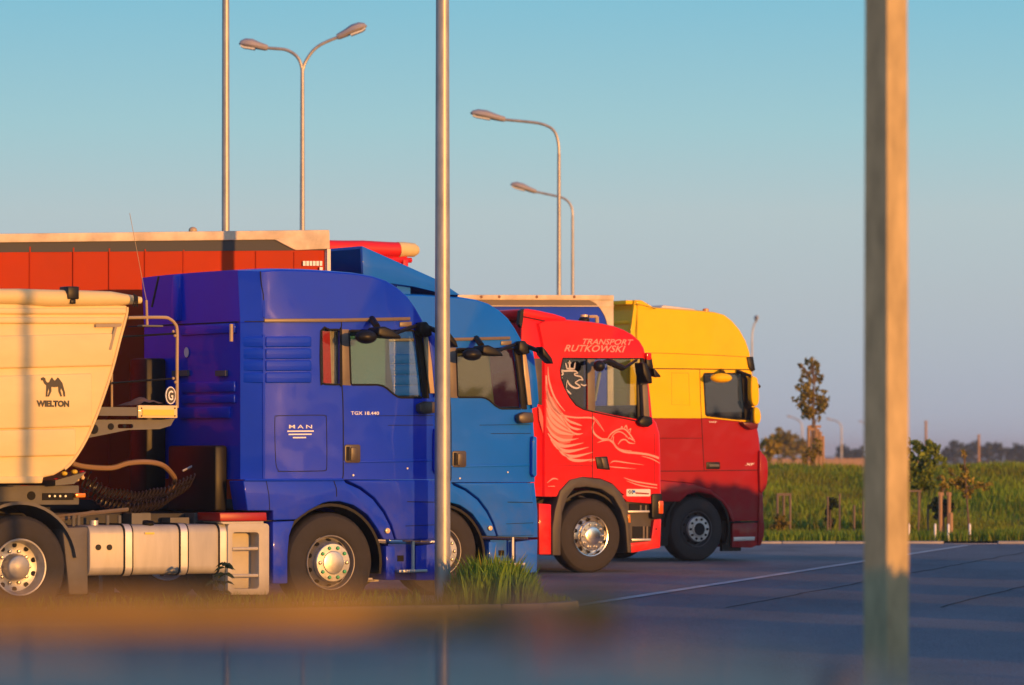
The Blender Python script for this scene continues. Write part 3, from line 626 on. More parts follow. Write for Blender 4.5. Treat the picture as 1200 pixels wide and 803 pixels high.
# ---------------------------------------------------------------- cream tipper trailer behind the first tractor
def build_tipper():
    T = Frame(20, 42.6, 31.5); root = T.thing('tipper_trailer', 'cream tipper trailer with rolled tarpaulin and a black camel emblem', 'trailer', 'trailers coupled to the tractors')
    X0 = -7.5                                                     # the body runs on past the left edge of the picture
    def left(px, py): q = T.p(px, py); return q
    top = T.p(149, 358)[1]; pts = T.P([(149.5, 358), (148.5, 370), (141, 398), (131, 436), (117, 478), (102, 514), (86, 540), (76, 550), (64, 557), (46, 561)])
    zbot = T.p(0, 561)[1]; body = [(X0, top)]+pts+[(X0, zbot)]
    part('tipper_body', MB().prism(body, .0, 2.5), white_body, root, .02, seg=3)
    # bright lip along the sloping front edge
    m = MB(); e = [T.p(149.5, 360)]+[pts[i] for i in range(1, 8)]; m.tube([(x-.005, -.004, z) for x, z in smooth(e, 3)], .014, 6); part('edge_lip', m, white_body, root)
    def band(py0, py1, px, nm='side_rib', y=-.030, dpy=0):
        z0 = T.p(px, py1)[1]; z1 = T.p(px, py0)[1]; x1 = min(T.p(px, py0)[0], T.p(px, py1)[0]); zl0, zl1 = T.p(0, py1+dpy)[1], T.p(0, py0+dpy)[1]; xl = T.p(0, py0)[0]
        s0, s1 = (z0-zl0)/(x1-xl), (z1-zl1)/(x1-xl)
        part(nm, MB().prism([(X0, zl0+s0*(X0-xl)), (x1, z0), (x1, z1), (X0, zl1+s1*(X0-xl))], y, .01), white_body, root, .024, seg=3)
    band(361, 368.5, 147); band(372, 379.5, 143); band(390.5, 429, 131, dpy=3); band(437.5, 500, 107, dpy=3); band(502, 534, 88, dpy=2); 
    part('lower_rail', MB().prism([(X0, T.p(0, 567)[1]), (T.p(47, 564.5)[0], T.p(47, 566.5)[1]), (T.p(49, 559)[0], T.p(49, 558.5)[1]), (X0, T.p(0, 559.5)[1])], -.05, .05), white_body, root, .012)
    # rolled tarpaulin with its strap and tied end
    zc = T.p(80, 349.5)[1]; xe = T.p(166, 349)[0]; m = MB(); n = 26; P = []; R = []
    for i in range(n+1):
        x = X0+(xe-X0)*i/n; P.append((x, .02, zc+.006*sin(i*2.1)-.012*(1 if i < n*.75 else 0)*sin(i*.8))); R.append(.083+.006*sin(i*1.7))
    R[-1] = .035; R[-2] = .075; m.tube(P, R, 14); part('tarpaulin_roll', m, tarp_white, root)
    u = T.p(82, 349)[0]; zt = T.p(82, 336)[1]; zb = T.p(82, 351)[1]; zb2 = T.p(82, 356.5)[1]
    part('roll_strap', MB().box((u-.062, -.085, zb), (u+.062, .12, zt)).box((u-.03, -.08, zb2), (u+.03, -.05, zb)), black_plast, root, .01)
    m = MB()
    for k in range(4):
        a = T.p(156+k*1.6, 344+k, -.08); b = T.p(157+k*1.3, 352, -.09); c = T.p(155.5+k*1.8, 359+k % 2, -.07); m.tube(smooth([(a[0], -.085, a[1]), (b[0], -.10, b[1]), (c[0], -.07, c[1])], 4), .006, 5)
    part('tarp_cord', m, seam_m, root)
    # print: corner marking, camel, maker's word
    q = T.P([(110.5, 379.8), (141.5, 379.5), (140, 383), (135.5, 383.5), (128.8, 410.5), (125.8, 410), (132.8, 383.4), (110.5, 383.6)]); part('corner_marking', MB().prism(q, -.0340, -.0305), grey_tape, root)
    cam = [(46, 443.5), (49, 442), (51.5, 443.5), (52, 446.5), (54, 448.5), (56, 448), (57.5, 444.5), (59.3, 442.2), (61, 444.8), (62.5, 446.5), (64, 444.8), (66.3, 442.3), (68.5, 445), (71.5, 449), (73, 454.5), (74.6, 460),
           (74.8, 464.8), (72.8, 465), (72, 459), (69.8, 455), (69.2, 458), (71.2, 464.5), (69.3, 465), (66.8, 459), (66.5, 453.5), (62.5, 454), (58.5, 453.6), (58.7, 458.5), (55.8, 465), (54, 464.8), (56, 458.8), (55.4, 455), (54.3, 459), (53.8, 465), (51.8, 465), (52.4, 457.5), (52.6, 452), (50, 449.5), (48.6, 446), (46.4, 446)]
    part('camel_emblem', MB().prism(T.P(cam), -.0340, -.0305), dark_print, root)
    x0, z0 = T.p(41, 477); x1, z1 = T.p(79.5, 469.5); text_part('lettering', 'WIELTON', (x0, z0, x1, z1), root, dark_print, y=-.034, bold=.065)
    # front platform with rails
    (xa, za), (xb, zb) = T.p(162, 475, .1), T.p(208, 490, .1)
    part('platform_plate', MB().box((xa, .1, zb), (xb, .14, za)), white_body, root, .006); (xc, zc1), (xd, zd) = T.p(167, 480, .095), T.p(204, 487, .095)
    part('platform_strip', MB().box((xc, .09, zd), (xd, .10, zc1)), plate_y, root)
    m = MB()
    for px, py in ((166, 478.5), (205, 478.5), (166, 487.5), (205, 487.5)): x, z = T.p(px, py, .095); m.disc_y(x, z, .092, .008, 8, .01)
    part('plate_bolts', m, black_plast, root)
    xf = T.p(104, 482, .4)[0]; part('platform_side', MB().box((xf-.3, .12, zb+.02), (xa, .16, za-.02)).box((xf-.3, .14, zb+.05), (xb-.02, 1.6, zb+.08)), frame_grey, root)
    part('platform_bracket', face_with_hole(T.P([(100, 492), (190, 492), (205, 490.5), (200, 499), (187, 503), (150, 504), (105, 513), (96, 514)], .2), T.P(rr_px(138, 497, 156, 502, 2), .2), .2, .24), frame_grey, root)
    m = MB()
    for px, py, r in ((110, 503, .05), (130, 500, .034), (146, 499.5, .02)): x, z = T.p(px, py, .195); m.disc_y(x, z, .192, r, 14, .006)
    part('bracket_hole', m, hole_m, root)
    m = MB(); c = [(T.p(a, b, .12)[0], .12, T.p(a, b, .12)[1]) for a, b in ((150, 372.5), (190, 372), (199, 374), (205, 379.5), (207.5, 388), (207.5, 420), (207.5, 478))]; m.tube(smooth(c, 4), .017, 8); part('guard_rail', m, frame_tan, root)
    m = MB(); a, b = T.p(131, 438, .3), T.p(131, 478, .3); m.tube([(a[0], .3, a[1]), (b[0], .3, b[1])], .012, 6); part('guard_post', m, frame_tan, root)
    m = MB()
    for p0, p1 in (((122, 396), (206, 391)), ((131, 449), (206, 443.5))): a, b = T.p(*p0, .15), T.p(*p1, .13); m.tube([(a[0], .15, a[1]), (b[0], .13, b[1])], .012, 6)
    part('guard_wire', m, black_plast, root)
    m = MB()
    for px, py in ((203, 388.5), (205, 393.5), (203, 443.5), (205.5, 448)): a = T.p(px, py, .11); m.ell((a[0], .11, a[1]), (.016, .016, .016), 8, 6)
    part('wire_clamp', m, frame_tan, root)
    x, z = T.p(200, 463.5, .125); m = MB(); m.tube([(x+.055*cos(t), .125, z+.085*sin(t)) for t in [2*pi*i/20 for i in range(21)]], .007, 5); part('round_badge', m, white_print, root)
    part('round_badge_plate', MB().prism([(x+.055*cos(t), z+.085*sin(t)) for t in [2*pi*i/20 for i in range(20)]], .126, .132), dark_print, root)
    text_part('lettering', 'G', (x-.028, z-.05, x+.028, z+.05), root, white_print, y=.122, bold=.02)
    m = MB(); a, b, c = [(T.p(*q, .12)[0], .12, T.p(*q, .12)[1]) for q in ((172.5, 381), (171.5, 352), (152, 250))]; m.tube([a, b], .014, 8); m.tube([b, c], .003, 5); part('whip_aerial', m, frame_tan, root)
    x, z = T.p(173, 381, .12); part('aerial_foot', MB().box((x-.09, .06, z-.02), (x+.15, .18, z)), frame_grey, root, .008)
    # chassis and running gear of the trailer
    z1, z0 = T.p(40, 569, .5)[1], T.p(40, 592, .5)[1]; xe = T.p(93, 580, .5)[0]
    part('trailer_frame', MB().box((X0, .5, z0), (xe, .60, z1)).box((X0, 1.9, z0), (xe, 2.0, z1)).box((xe-.1, .6, z0+.02), (xe, 1.9, z1-.02)), frame_grey, root, .012)
    (xa, za), (xb, zb) = T.p(87.8, 578, .46), T.p(99.5, 583, .46); part('side_marker', MB().box((xa, .44, zb), (xb, .50, za)), amber, root, .006)
    m = MB(); x, z = T.p(37, 581, .49); m.disc_y(x, z, .490, .045, 16, .02); (xa, za), (xb, zb) = T.p(50, 578, .49), T.p(86, 586, .49); m.box((xa, .485, zb), (xb, .5, za)); part('frame_opening', m, hole_m, root)
    m = MB()
    for k in range(4): x, z = T.p(58+k*6.3, 581.5, .48); m.disc_y(x, z, .478, .012, 8, .01)
    part('frame_bolts', m, alu_dull, root)
    part('front_cross_member', MB().prism(T.P([(50, 563), (86, 553), (72, 567), (50, 569)], .6), .3, 2.2), frame_grey, root)
    for nm, mm, ps in (('air_coupling', red_lens, ((96, 554), (66, 563))), ('air_coupling', plate_y, ((75, 555), (87, 553)))):
        m = MB()
        for px, py in ps: x, z = T.p(px, py, .4); m.ell((x, .4, z), (.035, .04, .025), 10, 6)
        part(nm, m, mm, root)
    m = MB(); x, z = T.p(99, 560, .4)
    for k in range(5): m.ell((x+.04*cos(k*1.4)-.05, .42, z+.03*sin(k*1.9)), (.022, .022, .022), 8, 5)
    part('hose_union', m, cream_lens, root)
    for x in (-4.2, -5.5, -6.8):
        wheel(root, x, 0, .52, 'drive', nuts=False); wheel(root, x, 2.46, .52, 'drive', flip=True, nuts=False)
    return root
grey_tape = mat('grey_reflective_tape', (.30, .24, .17), .5)
frame_tan = mat('tan_painted_tube', (.42, .30, .16), .4, var=.12)
tipper = build_tipper()
# hoses hanging between tractor and trailer (part of the tractor that carries them)
T = T1
m = MB(); c = [(T.p(a, b, y)[0], y, T.p(a, b, y)[1]) for a, b, y in ((84, 543, .4), (100, 547, .45), (130, 548.5, .5), (150, 543, .5), (172, 541.5, .5), (190, 545, .55), (201, 555, .7), (205, 564, .8), (200, 576, .9))]
part('supply_hose', m.tube(smooth(c, 5), .028, 8), hose_m, blue1)
for j, (a, b, c0, sag, y) in enumerate((((98, 566), (225, 560), 29, 18, .6), ((100, 572), (222, 566), 25, 27, .75), ((104, 560), (232, 552), 22, 34, .9))):
    m = MB(); p, q = T.p(*a, y), T.p(*b, y); P = []
    N = c0*10
    for i in range(N+1):
        t = i/N; an = 2*pi*c0*t; cx = p[0]+(q[0]-p[0])*t; cz = p[1]+(q[1]-p[1])*t-sag/112*4*t*(1-t)
        P.append((cx+.03*cos(an), y+.05*sin(an), cz+.052*cos(an)+.010*sin(t*23+j)))
    part('coiled_hose', m.tube(P, .0075, 5), coil_m, blue1)
m = MB()
for a, b in (((250, 528), (262, 560)), ((232, 530), (254, 531)), ((214, 552), (228, 545))):
    p, q = T.p(*a, .9), T.p(*b, .9); m.tube([(p[0], .9, p[1]), (q[0], .9, q[1])], .012, 6)
part('engine_pipe', m, alu_dull, blue1)
# scrap of canvas lying on the platform
T = Frame(20, 42.6, 31.5); pl = T.P([(146, 466), (150, 468), (153, 475), (188, 475), (187, 472.5), (172, 469), (166, 464.5)], .4)
zf = T.p(170, 475.2, .1)[1]
cv = thing('canvas_sheet', 'crumpled brown canvas sheet lying on the platform behind the blue cab', 'canvas', T.o+T.x*T.p(170, 475, .4)[0]+T.y*.4+Vector((0, 0, zf)), T.a)
m = MB(); rr = random.Random(3); V = []; nx, ny = 9, 5
for i in range(nx):
    for j in range(ny):
        e = (1-abs(i/(nx-1)*2-1)**1.6)*(1-.5*abs(j/(ny-1)*2-1)); V.append((-.22+.42*i/(nx-1), -.22+.44*j/(ny-1), .004+.10*e*(.5+.6*rr.random())*(1.2-i/nx*.8)))
m.add(V, [(i*ny+j, (i+1)*ny+j, (i+1)*ny+j+1, i*ny+j+1) for i in range(nx-1) for j in range(ny-1)]); part('sheet', m, leather, cv)
# ---------------------------------------------------------------- curtain-side trailer of the second tractor
def axle_set(root, xs, w=2.5, R=.5):
    for x in xs:
        wheel(root, x, 0.01, R, 'drive', nuts=False); wheel(root, x, w-.01, R, 'drive', flip=True, nuts=False)
def build_curtain():
    T = Frame(385, 48.6, 24); root = T.thing('curtain_trailer', 'orange red curtain trailer with a cream top rail, coupled to the mid blue tractor', 'trailer', 'trailers coupled to the tractors')
    X0 = -12.5; zt = T.p(385, 269.5)[1]; zl = T.p(0, 274)[1]; xl = T.p(0, 274)[0]; s = (zt-zl)/(0-xl)
    def z(px, py): return T.p(px, py)[1]
    def ln(pr, pl): a, b = T.p(*pr), T.p(*pl); s = (a[1]-b[1])/(a[0]-b[0]); return [(a[0], a[1]), (X0, b[1]+s*(X0-b[0]))]
    t = ln((385, 269.5), (0, 274)); b1 = ln((385, 280.5), (0, 284.5)); b2 = ln((345, 292.5), (0, 295))
    part('top_rail', MB().prism([t[1], t[0], b1[0], b1[1]], -.03, .1), white_rail, root, .012)
    part('under_rail', MB().prism([b1[1], b1[0], (0, b2[0][1]), b2[1]], -.005, .08), dark_rail, root)  # dark strip under the cream top rail
    part('front_corner', MB().prism(T.P([(321, 281), (385, 270.5), (385.6, 291.8), (346, 293.5), (340, 291)]), -.034, .12), white_rail, root, .01)
    zb = 1.15
    m = MB(); n = 60; V = []
    for i in range(n+1):
        x = X0+(0-X0)*i/n; y = .004+.008*sin(i*1.9)+(.016 if i % 5 == 0 else 0); V += [(x, y, zb), (x, y, b2[0][1]+(b2[1][1]-b2[0][1])*(x-b2[0][0])/(b2[1][0]-b2[0][0])+.01)]
    m.add(V, [(2*i, 2*i+2, 2*i+3, 2*i+1) for i in range(n)]); part('side_curtain', m, curtain_red, root)
    for px in (35, 86, 128, 170, 215, 300, 345):
        x = T.p(px, 300)[0]; part('curtain_seam', MB().box((x-.009, -.008, zb), (x+.009, .01, b2[0][1]-.03)), curtain_dark, root, .003)
    part('far_curtain', MB().box((X0, 2.5, zb), (-.02, 2.53, zt-.2)), curtain_red, root)
    part('roof_sheet', MB().prism([t[1], t[0], (t[0][0], t[0][1]-.03), (t[1][0], t[1][1]-.03)], .1, 2.54), tarp_white, root)
    part('front_wall', MB().box((-.04, .0, zb), (.0, 2.52, zt-.03)), white_rail, root); part('front_post', MB().box((-.03, -.035, zb), (.012, .0, z(385, 292))), cream_post, root)
    m = MB()
    for i in range(6): 
        x0, z1 = T.p(355+i*3.9, 306, -.03); x1, z0 = T.p(358+i*3.9, 311.6, -.03); m.prism([(x0, z0), (x1, z0), (x1, z1), (x0, z1)], -.034, -.031)
    for i in range(1): x0, z1 = T.p(374.5, 313, -.03); x1, z0 = T.p(378, 318, -.03); m.prism([(x0, z0), (x1, z0), (x1, z1), (x0, z1)], -.034, -.031)
    part('corner_marking', m, white_print, root)
    x, zz = T.p(226, 270, .5); part('roof_bracket', MB().ell((x, .5, zz), (.05, .05, .04)), tan_trim, root)
    part('trailer_frame', MB().box((X0, .7, .85), (-.3, .82, 1.12)).box((X0, 1.7, .85), (-.3, 1.82, 1.12)).box((X0, .0, 1.05), (0, 2.5, 1.15)), frame_m, root)
    axle_set(root, (-7.5, -8.8, -10.1))
    m = MB()
    for x in (-2.6,): m.box((x, .3, .1), (x+.14, .44, 1.1)); m.box((x, 2.06, .1), (x+.14, 2.2, 1.1)); m.box((x-.1, .25, .0), (x+.24, .5, .1)); m.box((x-.1, 2.0, .0), (x+.24, 2.25, .1))
    part('landing_leg', m, frame_m, root)
    return root
curtain_dark = mat('orange_red_webbing', (.40, .034, .002), .7, spec=.1)
white_rail = mat('cream_trailer_rail', (.66, .54, .38), .65, spec=.25, var=.28, scale=3)
dark_rail = mat('dark_seal_strip', (.05, .048, .046), .7)
cream_post = mat('cream_corner_post', (.72, .66, .55), .5)
curtain = build_curtain()
# ---------------------------------------------------------------- red tipper of the third tractor
def build_red_tipper():
    T = Frame(478, 57.6, 31.5); root = T.thing('red_tipper_trailer', 'red tipper trailer with a red and white tarpaulin roll, mostly hidden by the blue deflector', 'trailer', 'trailers coupled to the tractors')
    X0 = -4.6; zt = T.p(478, 300)[1]; zr = T.p(430, 291.5)[1]
    part('tipper_body', MB().prism([(X0, zt), (.0, zt), (-.05, zt-1.0), (-.7, 1.3), (-1.0, 1.15), (X0, 1.15)], 0, 2.5), curtain_tip, root, .02)
    m = MB()
    for k in range(5): x = -.3-k*.95; m.box((x-.04, -.05, 1.25), (x+.04, .0, zt-.05)) if k else m.box((x+.2, -.05, zt-.95), (x+.28, .0, zt-.05))
    part('side_post', m, curtain_tip, root, .01)
    x1 = T.p(467, 291)[0]; x2 = T.p(490, 290)[0]
    m = MB(); n = 16; m.tube([(X0+(x1-X0)*i/n, .02, zr+.05*(i/n-.6)*0) for i in range(n+1)], [.105+.006*sin(i*1.9) for i in range(n+1)], 14); part('tarpaulin_roll', m, tarp_red, root)
    part('roll_end', MB().tube([(x1, .02, zr), (x1+.3*(x2-x1), .02, zr+.006), (x2-.06, .02, zr+.0), (x2, .02, zr)], [.106, .10, .095, .06], 14), tarp_white, root, label='white end of the tarpaulin roll')
    m = MB(); m.tube([(X0, .0, zr-.14), (.05, .0, zr-.14)], .035, 8); part('roll_rail', m, curtain_tip, root)
    part('trailer_frame', MB().box((X0, .7, .8), (.2, .82, 1.14)).box((X0, 1.7, .8), (.2, 1.82, 1.14)), frame_m, root)
    axle_set(root, (-2.6, -3.9)); 
    part('landing_leg', MB().box((-1.9, .35, 0), (-1.75, .5, 1.0)).box((-1.9, 2.0, 0), (-1.75, 2.15, 1.0)), frame_m, root)
    return root
curtain_tip = mat('red_tipper_paint', (.62, .010, .012), .4, var=.08)
red_tip = build_red_tipper()
# ---------------------------------------------------------------- blue and white trailer of the yellow and red tractor
def build_blue_trailer():
    T = Frame(718.5, 63.2, 27); root = T.thing('blue_curtain_trailer', 'blue curtain trailer with cream rails, behind the bright red cab', 'trailer', 'trailers coupled to the tractors')
    X0 = -12.8; zb = 1.15
    def ln(py): z = T.p(718, py)[1]; z2 = T.p(545, py-.4)[1]; x2 = T.p(545, py)[0]; s = (z-z2)/(0-x2); return z, z+s*X0
    a, b, c = ln(346), ln(352), ln(358.5)
    part('top_rail', MB().prism([(X0, a[1]), (0, a[0]), (0, b[0]), (X0, b[1])], -.03, .1), white_rail, root, .01)
    part('under_rail', MB().prism([(X0, b[1]), (-.05, b[0]), (-.05, c[0]), (X0, c[1])], -.008, .08), brown_rail, root)  # brown band under the cream top rail
    q = T.P(smooth([(690, 352), (697, 355.5), (703, 362), (708.5, 371.5), (711.5, 382)], 3)); x1, z1 = q[-1]
    part('front_panel', MB().prism([(0, b[0]), (0, zb), (x1, zb)]+list(reversed(q)), -.016, .1), white_rail, root, .01)
    m = MB(); n = 50; V = []
    for i in range(n+1):
        x = X0-X0*i/n; y = .0+.010*sin(i*2.3); V += [(x, y, zb), (x, y, c[0]+(c[1]-c[0])*x/X0)]
    m.add(V, [(2*i, 2*i+2, 2*i+3, 2*i+1) for i in range(n)]); part('side_curtain', m, curtain_blue, root)
    m = MB()
    for px in (564, 585, 629, 673): x, z = T.p(px, 348, -.03); m.disc_y(x, z, -.036, .022, 10, .01)
    part('rail_rivet', m, rust_m, root)
    part('rail_edge', MB().prism([(X0, c[1]), (0, c[0]), (0, c[0]-.012), (X0, c[1]-.012)], -.03, .02), white_rail, root)
    part('roof_sheet', MB().prism([(X0, a[1]), (0, a[0]), (0, a[0]-.03), (X0, a[1]-.03)], .1, 2.54), tarp_white, root); part('far_curtain', MB().box((X0, 2.5, zb), (0, 2.53, a[0]-.1)), curtain_blue, root)
    part('front_wall', MB().box((-.04, .1, zb), (0, 2.5, a[0]-.05)), white_rail, root)
    part('trailer_frame', MB().box((X0, .7, .85), (-.2, .82, 1.12)).box((X0, 1.7, .85), (-.2, 1.82, 1.12)).box((X0, 0, 1.05), (0, 2.5, 1.15)), frame_m, root); axle_set(root, (-7.6, -8.9, -10.2))
    part('landing_leg', MB().box((-2.6, .35, 0), (-2.45, .5, 1.05)).box((-2.6, 2.0, 0), (-2.45, 2.15, 1.05)), frame_m, root)
    return root
brown_rail = mat('brown_rail_strip', (.15, .11, .075), .6, var=.1)
rust_m = mat('rusty_rivet', (.22, .10, .05), .7)
blue_tr = build_blue_trailer()
# ---------------------------------------------------------------- bright red tractor
def build_red():
    T = Frame(692.5, 59.5, 32); root = T.thing('truck_tractor', 'bright red tractor unit with a pale winged dragon painted on its door', 'truck', 'truck tractors parked side by side'); cab = root
    Wd = 2.44
    def k(px, py, bx=0, bz=0, r=0): q = T.p(px, py); return (q[0], q[1], bx, bz, r)
    prof = [k(638.5, 582, -.10, 0, 1), k(638.5, 500, -.10, 0, 1), k(638.5, 430, -.10, 0, 1), k(637, 404, -.1, 0, 1), k(632, 380, -.1, .02, 1), k(640, 376.5, 0, .05), k(665, 376, 0, .05), k(690, 378.3, .02, .05),
            k(705, 380.5, .04, .05), k(719, 383.5, .06, .05), k(730, 387.5, .08, .04), k(740, 393, .10, .03), k(748, 400, .12, .01), k(752.5, 408, .14, 0), k(754, 416, .15),
            k(756, 436, .17), k(759, 465, .19), k(761, 489, .20), k(766, 496, .20), k(769.5, 508, .20), k(770.5, 530, .20), k(771, 572, .20), k(771.5, 582, .20), k(735, 582), k(728, 577.5), k(717.6, 566.5), k(703.7, 560.8), k(683, 558.6), k(668, 562.2), k(656.5, 574.5), k(652, 582)]
    hole = T.P([(696.5, 421), (752, 421), (754, 434), (757, 470), (757.5, 489), (750, 492), (720, 486.8), (697, 481.8)])
    quarter = T.P([(659.5, 420.5), (688.5, 421), (688.5, 480.5), (683, 478.8), (675, 474), (668, 465), (662, 454), (658, 443), (657, 434)])
    b, g = shell(prof, Wd, [hole, quarter], (14, 17)); part('cab_body', b, red_bright, cab); part('windscreen', g, glass_m, cab)
    for y in (.02, Wd-.03): part('door_window', MB().prism(hole, y, y+.006), glass_m, cab); part('side_window', MB().prism(quarter, y, y+.006), glass_dark, cab)
    m = MB(); q = T.P([(659.5, 420), (700, 420.3), (754, 420.3), (757, 434), (760.5, 489), (757.5, 496), (748, 494), (720, 488.2), (696, 483), (683, 479.6), (674.6, 474.6), (667.6, 465.4), (661.6, 454.4), (657.6, 443.4), (656.6, 434)]); seam(m, q, -.002, .010, True); part('window_rubber', m, seam_m, cab)
    part('window_pillar', MB().prism(T.P([(688.3, 420.5), (696.8, 420.5), (697.3, 482.3), (688.8, 480.6)]), -.005, .03), tan_dark, cab, .002); part('window_pillar', MB().prism(T.P([(747, 440), (752, 421), (755, 421), (761, 489), (757, 494), (747, 493)]), -.005, .03), black_plast, cab, .002)
    part('bunk_board', MB().prism(quarter, .10, .12), black_plast, cab)
    # white horse-bird head with a crown on the rear window, as strokes
    def strokes(nm, lines, mm, y=-.004, parent=cab):
        m = MB()
        for ln in lines:
            pts = smooth([(a, b_, w) for a, b_, w in ln], 4); r = []
            for a, b_, w in pts: x, z = T.p(a, b_); r.append((x, z, w/84))
            m.ribbon(r, y)
        return part(nm, m, mm, parent, weld=False)
    crown = [[(663, 425.4, .5), (664, 428.5, .9), (664.6, 432, .9)], [(664.3, 432, .9), (669, 432.3, 1), (673.8, 432, .9)], [(667.8, 422.8, .6), (667.8, 426, 1.3), (667.9, 428, 1.0), (667.9, 432, 1.3)], [(674.6, 424.6, .4), (673.9, 428, .8), (673.6, 432, .8)], [(665.8, 425.5, .5), (667.8, 425, .8), (669.9, 425.5, .5)]]
    head = [[(656.3, 442.6, .5), (658, 440.2, .9), (660.2, 438.3, .9), (659.2, 436, .9), (658.2, 433.4, 1)], [(658, 434, .8), (662, 434.8, 1.0), (668, 434.6, 1.0), (674.5, 435, .9), (677.6, 437.2, .4)], [(677.4, 437.4, .5), (673.4, 438.4, .7), (675, 440.2, .8), (678.5, 440.9, .8), (681.6, 442.2, .8), (683.5, 445.8, .8)], [(683.4, 445.8, .6), (680, 445, .7), (676.8, 446.8, .7), (674.6, 448.8, .8), (677.5, 450.8, .9), (680.6, 453.1, .8)],
            [(680.6, 453.3, .7), (676.4, 455, 1.0), (671.4, 453.6, 1.1), (667.3, 450, 1.0), (665.3, 445.4, .5)], [(681, 450.2, .5), (684.6, 452, .8), (687.7, 451, .4)], [(665.2, 446, .4), (664.4, 450, .5), (664.2, 454.5, .5)], [(661.4, 451, .4), (662.6, 455.2, .9), (666, 458.8, 1.1), (669.8, 462, .6)], [(656.3, 442.5, .5), (659.5, 443, .5)]]
    strokes('griffin_emblem', crown+head, grey_print, .008)
    # painted dragon: neck, wing feathers, tail lines
    wing = []
    part('wing_ground', MB().add([(x, -.002, z) for x, z in T.P([(640, 462), (648, 466), (655, 478), (662, 488), (667, 500), (672, 510), (668, 519), (658, 521), (650, 513), (644, 504), (640, 500)])], [tuple(range(11))]), wing_red, cab)
    part('wing_print', MB().add([(x, -.001, z) for x, z in T.P([(631, 476), (634, 480), (636.5, 489), (636.5, 508), (632, 492)])], [(0, 1, 2, 3, 4)]), wing_red, cab)
    arc = [((641, 446), (640.5, 470), (648, 492), (663, 500)), ((642, 442), (643, 462), (651, 482), (664, 492))]
    fe = [((640, 458), (645, 474), (655, 486), (662, 497), 1.4), ((640, 468), (645, 482), (654, 492), (666, 502), 1.5), ((640.5, 478), (646, 491), (656, 500), (670, 507), 1.4), ((641, 489), (647, 500), (657, 507), (674, 510), 1.5),
          ((641, 500), (648, 510), (660, 516), (678, 514), 1.3), ((642, 508), (650, 518), (662, 523), (684, 519), 1.4), ((645, 515), (654, 525), (667, 529), (690, 524), 1.4), ((652, 522), (660, 532), (673, 535), (695, 530), 1.3), ((660, 530), (668, 538), (680, 540), (697, 538), 1.2),
          ((640, 450), (643, 463), (651, 478), (660, 489), 1.0), ((658, 484), (666, 493), (676, 497), (682, 499), .9), ((660, 490), (668, 500), (676, 503), (681, 503), .9), ((664, 500), (671, 507), (677, 509), (683, 508), .8)]
    for a, b_, c, d, w in fe: wing.append([(a[0], a[1], .5), (b_[0], b_[1], w*1.35), (c[0], c[1], w*1.3), (d[0], d[1], .15)])
    wing += [[(640, 440, 1.0), (641, 460, 1.5), (646, 474, 1.5), (653, 483, 1.2), (662, 487.5, 1.0), (675, 489.5, .9), (690, 489.5, .9), (698, 492, 1.1), (704, 500, .9), (708, 506, .15)],
             [(694.5, 488, .4), (701, 496, 1.3), (707, 504.5, .2)], [(642, 430, .3), (643, 445, 1.0), (648, 462, 1.2), (655, 474, .8), (662, 482, .3)]]
    part_w = strokes('wing_print', wing, pink_print)
    neck = [[(697, 493, .2), (694, 501, 1.0), (697, 509, 1.1), (705, 514.5, 1.1), (712, 515, 1), (718, 518.5, 1.2), (723, 525, 1.2), (731, 529.5, 1.2), (745, 531, 1.3), (760, 533, 1.2), (772, 537, 1.3)],
            [(700, 519, .2), (707, 516.3, .8), (714, 515.8, .7)], [(712, 514, .4), (716, 508.5, .8), (723, 504, .9), (730, 502.5, .8), (735, 505.5, .9), (740, 512, .9), (744, 518.5, .3)], [(715, 517, .4), (719, 509, .5), (726, 506, .6), (733, 510, .6), (737, 515, .4)],
            [(727, 503, .3), (728.5, 500, .7), (730, 503, .5)], [(731, 503, .3), (733.5, 498.7, .8), (735, 503.5, .5)], [(735.5, 505, .3), (739, 502.5, .7), (737.5, 508, .4)], [(724, 521, .3), (728, 516, .8), (733, 515.5, .7), (737, 519, .8), (744, 520, .2)], [(719, 511, .4), (718.5, 517, .6), (722, 523, .6), (728, 527, .5), (740, 528.7, .3)],
            [(737, 513, .8), (741, 515.5, .7), (743.5, 515.5, .3)], [(733, 511.5, .6), (735.5, 512.5, .5)]]
    tail = [[(715, 543, .2), (720, 540.5, .7), (735, 542.5, .6), (755, 545, .1)], [(714, 547, .3), (725, 548, .6), (745, 549.5, .1)], [(690, 541, .2), (697, 539, .7)], [(731, 560, .2), (745, 564.5, .8), (770, 568.5, .7)], [(734, 563.5, .2), (750, 569, .7), (770, 572, .5)], [(641, 566, .2), (648, 561, .8), (654, 562, .3)], [(642, 570, .2), (650, 570, .5)], [(752, 534.5, .3), (764, 538, .6), (773, 543, .3)]]
    strokes('dragon_print', neck+tail, pink_print)
    for txt, bx in (('TRANSPORT', (683, 403.6, 742, 398)), ('RUTKOWSKI', (661, 412, 733, 405.2))):
        x0, z0 = T.p(bx[0], bx[1]); x1, z1 = T.p(bx[2], bx[3]); text_part('lettering', txt, (x0, z0, x1, z1), cab, pink_print, shear=.35, bold=.012)
    # roof spoiler and side fairing
    part('roof_spoiler', MB().prism(T.P([(613.5, 363), (619, 361.8), (630, 363.5), (651, 368), (663, 372), (666, 375.3), (655, 376.4), (640, 376), (613.2, 371)]), .02, 2.4), red_bright, cab, .02)
    part('side_fairing', MB().prism([q for q in T.P([(613.2, 371), (640, 376.5), (638.5, 404), (637.3, 420), (637, 582), (625, 582), (618, 520), (612, 420)])], .035, .07), red_bright, cab, .01)
    part('side_fairing', MB().prism(T.P([(613.2, 371), (638, 376), (637, 404), (637, 582), (625, 582), (618, 520), (612, 420)]), 2.38, 2.41), red_bright, cab, .01)
